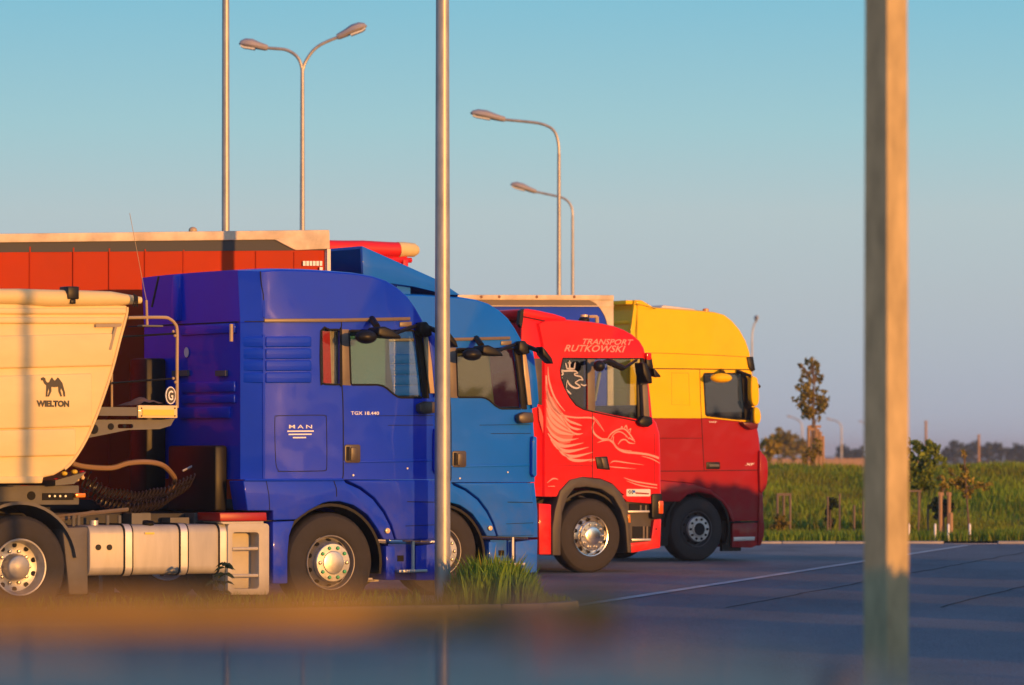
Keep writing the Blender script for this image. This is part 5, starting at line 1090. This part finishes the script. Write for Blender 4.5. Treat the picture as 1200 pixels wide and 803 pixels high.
def street_lamp(label, D, pole_px, top_py, arms, r0, r1, group='street lamps', base_z=0, hw=.16):
    p = at(pole_px, top_py, D); root = thing('street_lamp', label, 'street lamp', (p.x, D, base_z), 0, group); h = p.z-base_z
    part('pole', MB().tube([(0, 0, 0), (0, 0, h*.25), (0, 0, h*.26), (0, 0, h*.6), (0, 0, h)], [r0*1.25, r0*1.2, r0, (r0+r1)/2, r1], 14), galv, root)
    part('base_plate', MB().box((-r0*2.2, -r0*2.2, 0), (r0*2.2, r0*2.2, .03)), galv, root)
    for arm, nose, sock in arms:
        pts = [at(a, b, D)-Vector((p.x, D, base_z)) for a, b in arm]
        part('arm', MB().tube(smooth([tuple(q) for q in pts], 5), r1*.82, 8), galv, root)
        if nose:
            s, l = MB(), MB(); lamp_head(s, l, at(*nose, D)-Vector((p.x, D, base_z)), at(*sock, D)-Vector((p.x, D, base_z)), 0, hw)
            hd = part('lamp_head', s, lamp_shell, root); part('lamp_lens', l, lamp_glass, hd)
    return root
street_lamp('tall twin-arm street lamp with two heads, rising behind the orange red trailer', 76, 354.3, 80, [([(354.3, 84), (353, 77), (350.5, 70), (346, 64.5), (340, 60.5), (333, 58), (322, 57), (312, 56.2)], (280, 51), (313.5, 56)), ([(354.6, 84), (356.5, 76), (360, 69), (366, 60.5), (374, 53.5), (385, 48), (397, 43.3)], (430, 30), (395, 43.5))], .062, .035, hw=.14)
street_lamp('taller single-arm street lamp left of its twin, behind the cream and blue trailer', 87, 655, 180, [([(655, 184), (654.7, 172), (653, 162), (649.5, 154), (643, 148.5), (631, 144.5), (612, 142.2), (590, 140.2)], (551, 132.5), (592, 140))], .062, .036, hw=.14)
street_lamp('lower single-arm street lamp right of the taller one, behind the cream and blue trailer', 110, 671, 253, [([(671, 257), (670.8, 248), (669.3, 242), (666, 236.5), (659, 231.8), (645, 228.4), (627, 224.6)], (598, 216), (628.5, 224.8))], .062, .036, hw=.14)
street_lamp('small distant street lamp with a curved neck beside the yellow cab roof', 190, 881.2, 400, [([(881.2, 404), (881.3, 394), (882.5, 385), (884.5, 379), (886.5, 375.5)], (887, 369.5), (886, 377))], .05, .04, hw=.24)
street_lamp('faint far lamp to the right of the staked tree', 420, 986, 503, [([(986, 506), (985.7, 500), (984, 496.5), (980, 493.5), (973.5, 492)], (968, 490.5), (974.5, 492))], .11, .08, hw=.2, base_z=.05)
street_lamp('faint far lamp to the left of the staked tree', 430, 940, 503, [([(940, 506), (939.7, 499), (937.5, 494), (933, 491), (927.5, 489)], (922, 487.5), (928.5, 489.2))], .11, .08, hw=.2, base_z=.05)
street_lamp('faint far lamp just left of the big blurred pole', 460, 1019, 503, [([(1019, 506), (1018.7, 500), (1017, 497), (1014, 495.3), (1011.5, 494.6)], (1006, 493.6), (1012.5, 494.8))], .11, .08, hw=.2, base_z=.05)
# plain poles that run out of the top of the picture: lamp posts whose heads are above the frame
def post(label, px, D, r0, r1, h, m, sides=16, rot=0, base_z=0, arm=True):
    X_ = (px-CX)/F*D; root = thing('lamp_post', label, 'lamp post', (X_, D, base_z), rot, 'tall lamp posts')
    part('pole', MB().tube([(0, 0, 0), (0, 0, 1.6), (0, 0, 4), (0, 0, h)], [r0, r0, r0*.93, r1], sides), m, root, sharp=50 if sides < 9 else 40)
    part('base_plate', MB().box((-r0*2, -r0*2, 0), (r0*2, r0*2, .025)), galv, root)
    if arm:
        part('arm', MB().tube(smooth([(0, 0, h-.2), (-.05, 0, h+.4), (-.4, 0, h+.75), (-1.1, 0, h+.9)], 5), r1*.8, 8), galv, root)
        s, l = MB(), MB(); lamp_head(s, l, Vector((-1.75, 0, h+1.0)), Vector((-1.05, 0, h+.9)), 0); hd = part('lamp_head', s, lamp_shell, root); part('lamp_lens', l, lamp_glass, hd)
    return root
post('slim grey pole rising behind the orange red trailer, left of the twin lamp', 264.5, 60, .062, .048, 9.3, galv)
mp = post('galvanised steel pole standing in the grass in front of the blue cabs', 518.5, 44.95, .083, .062, 8.6, galv, base_z=.10)
post('thick blurred square pole in the right foreground', 1038.5, 20.2, .106, .078, 9.0, concrete_pole, sides=4, rot=radians(-3))
post('slim lamp post standing at the right edge of the lot, outside the picture', 600+5.25/29.7*F, 29.7, .055, .045, 8.6, galv)
# ---------------------------------------------------------------- trees and plants
def leaf_quads(mb, pts, size, rr, asp=.6):
    for p in pts:
        n = Vector((rr.gauss(0, 1), rr.gauss(0, 1), rr.gauss(.3, 1))).normalized(); t = n.orthogonal().normalized(); a = rr.uniform(0, 6.28); b = n.cross(t)
        u = (t*cos(a)+b*sin(a)); v = n.cross(u); s = size*rr.uniform(.6, 1.35); p = Vector(p)
        mb.add([p-u*s, p-v*s*asp+u*s*.1, p+u*s, p+v*s*asp+u*s*.1], [(0, 1, 2, 3)])
def tree(name, label, cat, base, trunk, blobs, nleaf, size, lm, group=None, tr=.05, seed=1, limbs=10):
    """trunk: points above the base; blobs: (x, y, z, rx, ry, rz) clumps that carry the leaves"""
    rr = random.Random(seed); root = thing(name, label, cat, base, 0, group)
    m = MB(); k = len(trunk); m.tube([(0, 0, -.05)]+[tuple(p) for p in trunk], [tr]+[tr*(1-.75*(i+1)/k) for i in range(k)], 8)
    for i in range(limbs):
        b = blobs[i % len(blobs)]; z0 = min(trunk[-1][2]*.95, max(trunk[0][2]*.6, b[2]-b[5]*1.2)); s = (trunk[-1][0]*z0/trunk[-1][2], 0, z0)
        e = (b[0]+rr.gauss(0, .4)*b[3], b[1]+rr.gauss(0, .4)*b[4], b[2]+rr.uniform(-.2, .7)*b[5]); mid = tuple((s[q]+e[q])/2+(.1*b[5] if q == 2 else 0) for q in range(3)); m.tube(smooth([s, mid, e], 3), [tr*.4]*3+[tr*.3]*3+[tr*.12], 5)
    part('trunk', m, bark, root)
    tot = sum(b[3]*b[4]*b[5] for b in blobs); c = MB()
    for b in blobs:
        nb = int(nleaf*b[3]*b[4]*b[5]/tot); cl = [(rr.gauss(0, .5), rr.gauss(0, .5), rr.gauss(0, .5)) for _ in range(max(4, nb//14))]
        pts = []
        for q in range(nb):
            g = rr.choice(cl); pts.append(tuple(b[j]+b[3+j]*max(-1.05, min(1.05, g[j]+rr.gauss(0, .16))) for j in range(3)))
        leaf_quads(c, pts, size, rr)
    part('crown', c, lm, root, weld=False); return root
def stakes(label, D, base_z, posts, bars, r, grp='tree stakes', nm='tree_stakes', wm=None):
    wm = wm or (wood if r > .033 else wood_grey)
    p0 = at(posts[0][0], HY, D); root = thing(nm, label, 'tree stakes', (p0.x, D, base_z), 0, grp)
    for px, top, dy in posts:
        p = at(px, top, D+dy)-Vector((p0.x, D, base_z)); part('stake', MB().tube([(p.x, dy, -.05), (p.x, dy, p.z)], r*(1 if r > .033 else .8), 8), wm, root)
    for a, b, dy in bars: q, s = at(*a, D+dy)-Vector((p0.x, D, base_z)), at(*b, D+dy)-Vector((p0.x, D, base_z)); part('cross_bar', MB().box((q.x, dy-r*.6, q.z-r*.8), (s.x, dy+r*.6, q.z+r*.8)), wm, root)
    return root
D = 104; s = D/F
def blobpx(lst, px0, D, bz, dep=.8): return [((a-px0)/F*D, rrb.uniform(-.1, .1), CAMZ+(HY-b)/F*D-bz, rx/F*D, dep*rx/F*D, rz/F*D) for a, b, rx, rz in lst]
rrb = random.Random(2)
bz = bank_z(7.2, 104)
tree('young_tree', 'slender young tree with an olive crown, tied between wooden stakes on the bank', 'tree', ((953.5-CX)/F*D, D, bz), [(0, 0, .6), (-.02, 0, 1.4), (.02, 0, 2.4)],
     blobpx([(951, 428, 9, 10), (958, 436, 6, 13), (941, 440, 7, 9), (946, 457, 13, 11), (961, 470, 12, 12), (942, 474, 12, 9), (953, 482, 13, 9), (939, 430, 5, 6), (957, 492, 5, 7)], 953.5, D, bz), 1500, .050, leaf_olive, tr=.045, seed=4, limbs=22)
stakes('wooden stakes with cross bars round the slender olive tree', D, bz, [(947.5, 501, -.3), (951.5, 498, .3), (956, 500, -.35), (961.5, 506, -.3), (964.5, 511, .3), (959, 503, .35)], [((946.5, 500), (962, 500), .3), ((946.8, 503), (957, 503), -.35)], .036)
tree('shrub', 'small leafy shrub at the foot of the staked olive tree', 'shrub', ((957-CX)/F*100, 101, bank_z(7, 101)), [(0, 0, .3), (0, 0, .7)], blobpx([(957, 530, 8, 13), (962, 520, 6, 8), (945, 534, 6, 10)], 957, 101, bank_z(7, 101)), 420, .045, leaf_olive, tr=.02, seed=9)
# trees behind the bank, left
for i, (px, D, blobs, n, sz, lm, lab) in enumerate([
    (902, 150, [(903, 524, 10, 13), (910, 516, 6, 7), (897, 532, 8, 9)], 700, .085, leaf_yellow, 'yellow green bush just right of the wine red cab'),
    (916, 230, [(915, 512, 10, 9), (921, 520, 10, 10), (910, 524, 9, 9)], 800, .13, leaf_olive, 'rounded olive tree behind the bank, left of the staked tree'),
    (930, 260, [(928, 518, 10, 10), (935, 526, 9, 8), (922, 530, 9, 8)], 800, .13, leaf_olive, 'broad dull green tree behind the bank, nearest the staked tree'),
    (945, 240, [(941, 517, 5, 5), (944, 526, 7, 9), (950, 520, 4, 6)], 360, .11, leaf_olive, 'thin tree seen through the wooden stakes')]):
    tree('far_tree', lab, 'tree', ((px-CX)/F*D, D, .05), [(0, 0, .8), (0, 0, 1.6), (.05, 0, CAMZ+(HY-blobs[0][1])/F*D)], blobpx(blobs, px, D, .05), n, sz, lm, 'trees beyond the bank', tr=.07, seed=20+i)
# far tree line at the right and in the middle
for i, (px, py, rx, rz) in enumerate([(989, 531, 9, 8), (1001, 533, 7, 6), (1009, 532, 6, 7), (1119, 526, 9, 8), (1131, 529, 9, 7), (1143, 526, 8, 8), (1157, 528, 9, 8), (1171, 527, 9, 7), (1183, 530, 8, 6), (1194, 529, 8, 8), (1204, 530, 7, 7), (1108, 531, 6, 6)]):
    D = 620+30*(i % 3); z = CAMZ+(HY-py)/F*D
    labs = ['leftmost far tree of the tree line between the stakes and the big pole', 'middle far tree of the tree line just left of the big pole', 'far tree of the tree line closest to the big pole', 'tall far tree at the left end of the right tree line', 'lower far tree second from the left in the right tree line', 'far tree just left of the slim pole on the horizon', 'far tree just right of the slim pole on the horizon', 'far tree in the middle of the right tree line', 'low far tree beside a gap in the right tree line', 'far tree last but one before the right edge', 'far tree cut by the right edge of the picture', 'small far tree half hidden behind the leafy sapling']
    tree('far_tree', labs[i], 'tree', ((px-CX)/F*D, D, .05), [(0, 0, 1), (0, 0, z)], [(0, 0, z-.05, rx/F*D, rx/F*D, rz/F*D), (.4*rx/F*D, 0, z-.5*rz/F*D, .7*rx/F*D, .6*rx/F*D, .5*rz/F*D), (-.5*rx/F*D, 0, z-.3*rz/F*D, .6*rx/F*D, .6*rx/F*D, .6*rz/F*D), (0, 0, 1.0, .9*rx/F*D, .6*rx/F*D, .9)], 520, .30, leaf_far, 'far tree line', tr=.14, seed=40+i)
# saplings in the bank at the right
def sapling(name, label, px, D, blobs, n, sz, lm, tops, seed, tr=.035): 
    z = bank_z((px-CX)/F*D, D); return tree(name, label, 'tree', ((px-CX)/F*D, D, z), [((a-px)/F*D, 0, CAMZ+(HY-b)/F*D-z) for a, b in tops], blobpx(blobs, px, D, z), n, sz, lm, 'saplings on the bank', tr=tr, seed=seed)
sapling('young_tree', 'leafy sapling with a dense green crown just right of the big pole', 1077, 84, [(1076, 524, 12, 10), (1095, 526, 11, 12), (1068, 540, 8, 11), (1100, 540, 8, 10), (1082, 545, 14, 12), (1070, 560, 10, 11), (1086, 564, 13, 9)], 1500, .055, leaf_green, [(1077, 600), (1079, 560), (1084, 525)], 61)
sapling('young_tree', 'yellowing sapling with a thin crown, rightmost on the bank', 1136, 81.5, [(1130, 535, 4, 10), (1132, 552, 6, 12), (1127, 566, 13, 10), (1145, 569, 13, 5), (1158, 567, 7, 3), (1115, 557, 7, 7), (1133, 580, 10, 6)], 760, .042, leaf_yellow, [(1135, 612), (1133, 585), (1130, 540)], 62, .03)
sapling('young_tree', 'short dark sapling between two square stakes', 1105, 80.5, [(1098, 591, 10, 7), (1113, 592, 10, 6), (1106, 600, 11, 6), (1098, 606, 6, 5)], 620, .045, leaf_dark, [(1105, 620), (1105, 605), (1106, 590)], 63, .05)
sapling('young_tree', 'small sapling with reddish yellow leaves above the square stakes', 1104, 83, [(1105, 568, 5, 8), (1101, 560, 4, 4), (1110, 572, 4, 5)], 160, .04, leaf_yellow, [(1104, 610), (1105, 590), (1105, 562)], 64, .02)
sapling('young_tree', 'small dark sapling between thin stakes on the bank left of the big pole', 973, 82, [(974, 590, 6, 7), (971, 602, 5, 8), (975, 611, 4, 6)], 300, .045, leaf_dark, [(973, 610), (973, 598), (974, 586)], 65, .02)
sapling('shrub', 'low olive shrub below the pale wooden frame', 915, 81.5, [(913, 606, 6, 6), (918, 615, 8, 7), (908, 618, 6, 6)], 340, .05, leaf_olive, [(914, 620), (914, 610)], 66, .02)
stakes('pair of square stakes with boxes on top, round the dark sapling', 80.3, .1, [(1102, 578, 0), (1112, 578, .1), (1114.5, 601, -.1)], [((1099.5, 579), (1106, 579), 0), ((1109, 579), (1115, 579), .1)], .038)
stakes('two thin stakes under the leafy sapling beside the big pole', 80.6, .1, [(1076.5, 576, 0), (1087.5, 592, .2)], [((1064, 575.5), (1080, 575.5), 0)], .022)
stakes('two thin stakes either side of the small dark sapling', 81.5, .1, [(970, 582, 0), (984, 579, .1)], [], .024)
stakes('two short stakes close to the left side of the big pole', 81, .1, [(1001, 592, 0), (1012, 588, .1)], [], .028)
stakes('pale wooden frame of posts and a bar, right of the wine red cab', 82, .12, [(911, 580, 0), (926, 578, .0), (918.5, 580, .3)], [((910.5, 579.5), (927, 579.5), 0)], .030)
# little white marker posts at the kerb
mk = MB().tube([(0, 0, 0), (0, 0, .30), (0, 0, .33)], [.022, .022, .010], 10).mesh('marker_post', white_print)
for px, D, lab in ((1065, 79.8, 'short white marker post next to the big pole'), (1096, 79.7, 'short white marker post left of the square stakes'), (1111.5, 79.6, 'short white marker post right of the square stakes'), (1136.5, 79.7, 'short white marker post at the foot of the yellowing sapling')):
    tag(link('marker_post', mk, None, ((px-CX)/F*D, D, bank_z((px-CX)/F*D, D)-.01)), lab, 'marker post', 'white marker posts at the kerb')
# slim poles on the horizon
for px, py, D, lab in ((1085, 494, 240, 'brown wooden pole behind the leafy sapling'), (1147, 510, 240, 'slim brown wooden pole standing against the right tree line')):
    p = at(px, py, D); o = thing('wooden_pole', lab, 'pole', (p.x, D, .05), 0, 'wooden poles on the horizon'); part('shaft', MB().tube([(0, 0, 0), (0, 0, p.z-.05)], [.085, .07], 10), wood, o); part('cap', MB().box((-.09, -.09, p.z-.06), (.09, .09, p.z-.02)), wood, o)
# board fence across the field
fn = thing('board_fence', 'long brown board fence across the field below the horizon', 'fence', (14, 300, .05))
bd = MB().box((-.232, -.02, 0), (.232, .02, 1.36)).mesh('board', wood, .01); rf = random.Random(8)
for i in range(52):
    b_ = link('board', bd, fn, (3.6+i*.48-14+0, rf.uniform(-.01, .01), rf.uniform(-.05, .03))); 
for i in range(14): link('post', MB().box((-.07, .03, 0), (.07, .17, 1.42)).mesh('post', wood), fn, (3.6+i*1.92-14, 0, 0))
part('rail', MB().box((-10.6, .02, .9), (14.6, .06, 1.0)), wood, fn)
# nettle-like weed before the tank
wx = (262-CX)/F*43.05; wd = thing('weed', 'dark green leafy weed growing in front of the battery box', 'plant', (wx, 43.05, .09))
rr = random.Random(31); m = MB(); m.tube([(0, 0, 0), (.01, 0, .25), (.02, 0, .46)], [.008, .006, .004], 6); m.tube([(0, 0, .02), (-.06, .02, .18), (-.10, .03, .28)], [.006, .005, .003], 6); part('stem', m, leaf_dark, wd)
m = MB()
def bigleaf(mb, p, d, L_, w):
    p = Vector(p); d = Vector(d).normalized(); s = d.cross(Vector((0, 0, 1))).normalized(); n = s.cross(d)
    a = [p, p+d*L_*.35+s*w-n*.01, p+d*L_*.35-s*w-n*.01, p+d*L_*.38+n*.015, p+d*L_*.75+s*w*.6-n*.03, p+d*L_*.75-s*w*.6-n*.03, p+d*L_*.75-n*.01, p+d*L_-n*.05]
    mb.add(a, [(0, 1, 3), (0, 3, 2), (1, 4, 6, 3), (3, 6, 5, 2), (4, 7, 6), (6, 7, 5)])
for (z, aa) in ((.46, (0.2, 2.9, 1.5, 4.6)), (.42, (3.4, .1, 5.4)), (.36, (.6, 2.4, 3.9, 5.6)), (.27, (0, 3.0, 4.7)), (.18, (1.0, 3.6, 5.2)), (.1, (.3, 2.8))):
    for a in aa: bigleaf(m, (.02*z/.46, 0, z), (cos(a), sin(a)*.8, rr.uniform(-.15, .25)), rr.uniform(.09, .145), rr.uniform(.028, .04))
for a in (.2, 2.6, 3.8, 5.1): bigleaf(m, (-.10, .03, .28), (cos(a), sin(a), .0), .11, .034)
part('leaf', m, leaf_dark, wd, weld=False)
# ---------------------------------------------------------------- parked car in the near foreground: we look across its roof
car_paint = bpy.data.materials.new('dark_car_lacquer'); car_paint.use_nodes = True; nt = car_paint.node_tree; nt.nodes.clear()
o_ = nt.nodes.new('ShaderNodeOutputMaterial'); d_ = nt.nodes.new('ShaderNodeBsdfPrincipled'); d_.inputs['Base Color'].default_value = (.022, .022, .026, 1); d_.inputs['Roughness'].default_value = .5; d_.inputs['Specular IOR Level'].default_value = .1
g_ = nt.nodes.new('ShaderNodeBsdfGlossy'); g_.inputs['Roughness'].default_value = .05; x_ = nt.nodes.new('ShaderNodeMixShader'); x_.inputs[0].default_value = .15
nt.links.new(d_.outputs[0], x_.inputs[1]); nt.links.new(g_.outputs[0], x_.inputs[2]); nt.links.new(x_.outputs[0], o_.inputs[0])
bar_m = mat('brown_roof_bar', (.26, .15, .022), .6, var=.2, scale=5)
clamp_m = mat('orange_clamp', (.42, .15, .045), .5)
car = thing('parked_car', 'dark parked car whose blurred roof and brown roof bar fill the foreground', 'car', (-.34, 3.75, 0))
# side outline (along y, z) and half widths
sec = [(-2.80, .45, .80), (-2.82, .75, .84), (-2.75, .95, .84), (-2.58, 1.30, .70), (-2.45, 1.50, .62), (-2.2, 1.524, .62), (-1.2, 1.5275, .62), (-.9, 1.526, .62), (-.5, 1.505, .62), (-.1, 1.478, .62), (.45, 1.43, .61), (.9, 1.37, .61), (1.35, 1.12, .70), (1.62, .98, .76), (2.3, .86, .76), (2.6, .70, .72), (2.62, .45, .72)]
m = MB(); n = 9; V = []
for y, z, w in sec:
    for k in range(n):
        t = -1+2*k/(n-1); drop = .0 if abs(t) < .8 else (.03 if abs(t) > .95 else .008); V.append((t*w, y, z-drop*(1 if z > 1.2 else .3)))
ns = len(sec); fr = [(i*n+k, i*n+k+1, (i+1)*n+k+1, (i+1)*n+k) for i in range(ns-1) for k in range(n-1)]
isg = lambda i: (2 <= i <= 3) or i in (11,)
m.add(V, [f for f in fr if not isg(f[0]//n)]); part('roof', m, car_paint, car)
g = MB(); g.add(V, [f for f in fr if isg(f[0]//n)]); part('windscreen', g, glass_dark, car)
b = MB()
for s in (-1, 1):
    low = [(-2.80, .45), (-2.82, .75), (-2.75, .95), (-1.2, .98), (.5, .98), (1.62, .98), (2.3, .86), (2.6, .70), (2.62, .45), (2.25, .30), (1.95, .30), (-1.6, .25), (-2.3, .30)]
    for (y0, z0), (y1, z1) in zip(low, low[1:]): pass
    k0 = len(b.v); b.v += [(s*.86, y, z) for y, z in low]; b.f.append(tuple(range(k0, k0+len(low))))
    wl = [(-2.75, .95, .84), (-2.58, 1.30, .70), (-2.45, 1.47, .62), (-1.2, 1.495, .62), (0, 1.44, .62), (.9, 1.34, .61), (1.35, 1.12, .70), (1.62, .98, .76)]
    g = MB(); g.add([(s*w, y, z) for y, z, w in wl]+[(s*.84, y, .975) for y, z, w in wl], [(i, i+1, i+1+len(wl), i+len(wl)) for i in range(len(wl)-1)]); part('side_glass', g, glass_dark, car)
part('car_body', b, car_paint, car)
part('underbody', MB().box((-.85, -2.75, .22), (.85, 2.5, .5)), black_plast, car, .05)
for y in (-1.95, 1.75):
    for s in (-1, 1):
        w = wheel(car, s*.88, y, .32, 'steer', alu_dull, alu_dull, nuts=False); w.rotation_euler = (0, 0, pi/2 if s > 0 else -pi/2)
# roof bar with two feet and a clamp
zt = CAMZ+(HY-694)/F*4.0; zb = CAMZ+(HY-744)/F*4.0
part('roof_bar', MB().box((-.66, .25, zb), (.44, .31, zt)), bar_m, car, .008)
for s in (-.60, .40): part('bar_foot', MB().box((s-.03, .20, 1.40), (s+.03, .36, zb)), black_plast, car, .01)
c = at(627, 740, 3.98)-Vector((-.34, 3.75, 0)); part('bar_clamp', MB().tube([(c.x, .21, c.z), (c.x, .255, c.z)], [.035, .035], 20), clamp_m, car, .008)
part('number_plate', MB().box((-.26, -2.845, .62), (.26, -2.822, .73)), white_print, car, .004)
for s in (-.66, .66): part('tail_lamp', MB().box((s-.14, -2.84, .80), (s+.14, -2.76, .92)), red_lens, car, .01); part('headlamp', MB().box((s-.13, 2.52, .66), (s+.13, 2.62, .76)), lamp_glass, car, .01)
# ---------------------------------------------------------------- leafy shadow casters added right of frame, throwing long shadows over the road
def shadow_caster(label, x, y, L_, h, w, seed, a=0, dens=700, thin=0):
    rr = random.Random(seed); root = thing('shadow_caster', label, 'shadow_caster', (x, y, 0), a, 'added shadow casters out of view')
    c = MB(); pts = []
    for _ in range(int(L_*h*w*dens)):
        u = rr.random(); 
        if thin and rr.random() > (1-u)**thin+.05: continue
        px_ = (u-.5)*L_; top = h*(.94+.05*sin(px_*2.1+seed)+.02*sin(px_*7)); pts.append((px_, rr.uniform(-w/2, w/2), rr.random()**.8*top))
    leaf_quads(c, pts, .11, rr); part('crown', c, leaf_dark, root, weld=False)
    for i in range(int(L_/.6)): part('stem', MB().tube([(-L_/2+.3+i*.6, 0, -.05), (-L_/2+.3+i*.6+rr.uniform(-.1, .1), 0, h*.7)], [.03, .015], 6), bark, root)
ang = radians(75)
SHADOW_CASTERS = [('added leafy shadow caster nearest the tipper side of the road', 9.2, 30.5, 4.8, 1.1), ('added leafy shadow caster opposite the first blue cab', 9.6, 38.6, 3.4, 1.15), ('added leafy shadow caster opposite the second blue cab', 10.3, 45.6, 2.8, 1.15), ('short added leafy shadow caster opposite the bright red cab', 11.4, 51.6, 2.2, 1.0), ('tall added leafy screen that shades the wine red cab', 11.5, 57.0, 5.6, 2.15), ('long low added shadow caster beyond the square pole', 6.5, 21.5, 4.2, 1.2), ('dense added leafy screen that shades the foot of the square pole', 5.0, 15.6, 5.2, 1.45)]
for i, (lab, x, y, L_, h) in enumerate(SHADOW_CASTERS): shadow_caster(lab, x, y, L_, h, .8, 70+i, ang)
shadow_caster('loose leafy screen added beside us, out of view, to shade the car roof', 4.62, .0, 3.4, 2.3, .5, 90, radians(180), 700, .6)  # added out of view, thinned towards one end, to shade the roof bar
# a low far wood on the sunward side, behind and to the right of us (mirrored in the lacquer and the glass)
rr = random.Random(77); m = MB(); 
for i in range(9000):
    az = radians(rr.uniform(47, 100)); R_ = rr.uniform(280, 330); h = 5.2+1.6*sin(az*37)+1.0*sin(az*91); z = h*rr.random()**.6
    leaf_quads(m, [(R_*sin(az), -R_*cos(az), z)], 1.1, rr)
wood_o = part('far_wood', m, leaf_far, None, weld=False); wood_o['kind'] = 'stuff'

# evening haze over the plain
hb = MB().add([(x, y, z) for z in (-1, 12.5) for x, y in ((-3050, -450), (3050, -450), (3050, 5050), (-3050, 5050))], [(3, 2, 1, 0), (4, 5, 6, 7), (0, 1, 5, 4), (1, 2, 6, 5), (2, 3, 7, 6), (3, 0, 4, 7)])
hm = bpy.data.materials.new('evening_haze'); hm.use_nodes = True; hn = hm.node_tree; hn.nodes.clear(); ho = hn.nodes.new('ShaderNodeOutputMaterial'); hv = hn.nodes.new('ShaderNodeVolumePrincipled')
hv.inputs['Color'].default_value = (.94, .95, 1, 1); hv.inputs['Density'].default_value = .00032; hv.inputs['Anisotropy'].default_value = .2; hn.links.new(hv.outputs[0], ho.inputs['Volume'])
hz = part('haze', hb, hm, None); hz['kind'] = 'stuff'
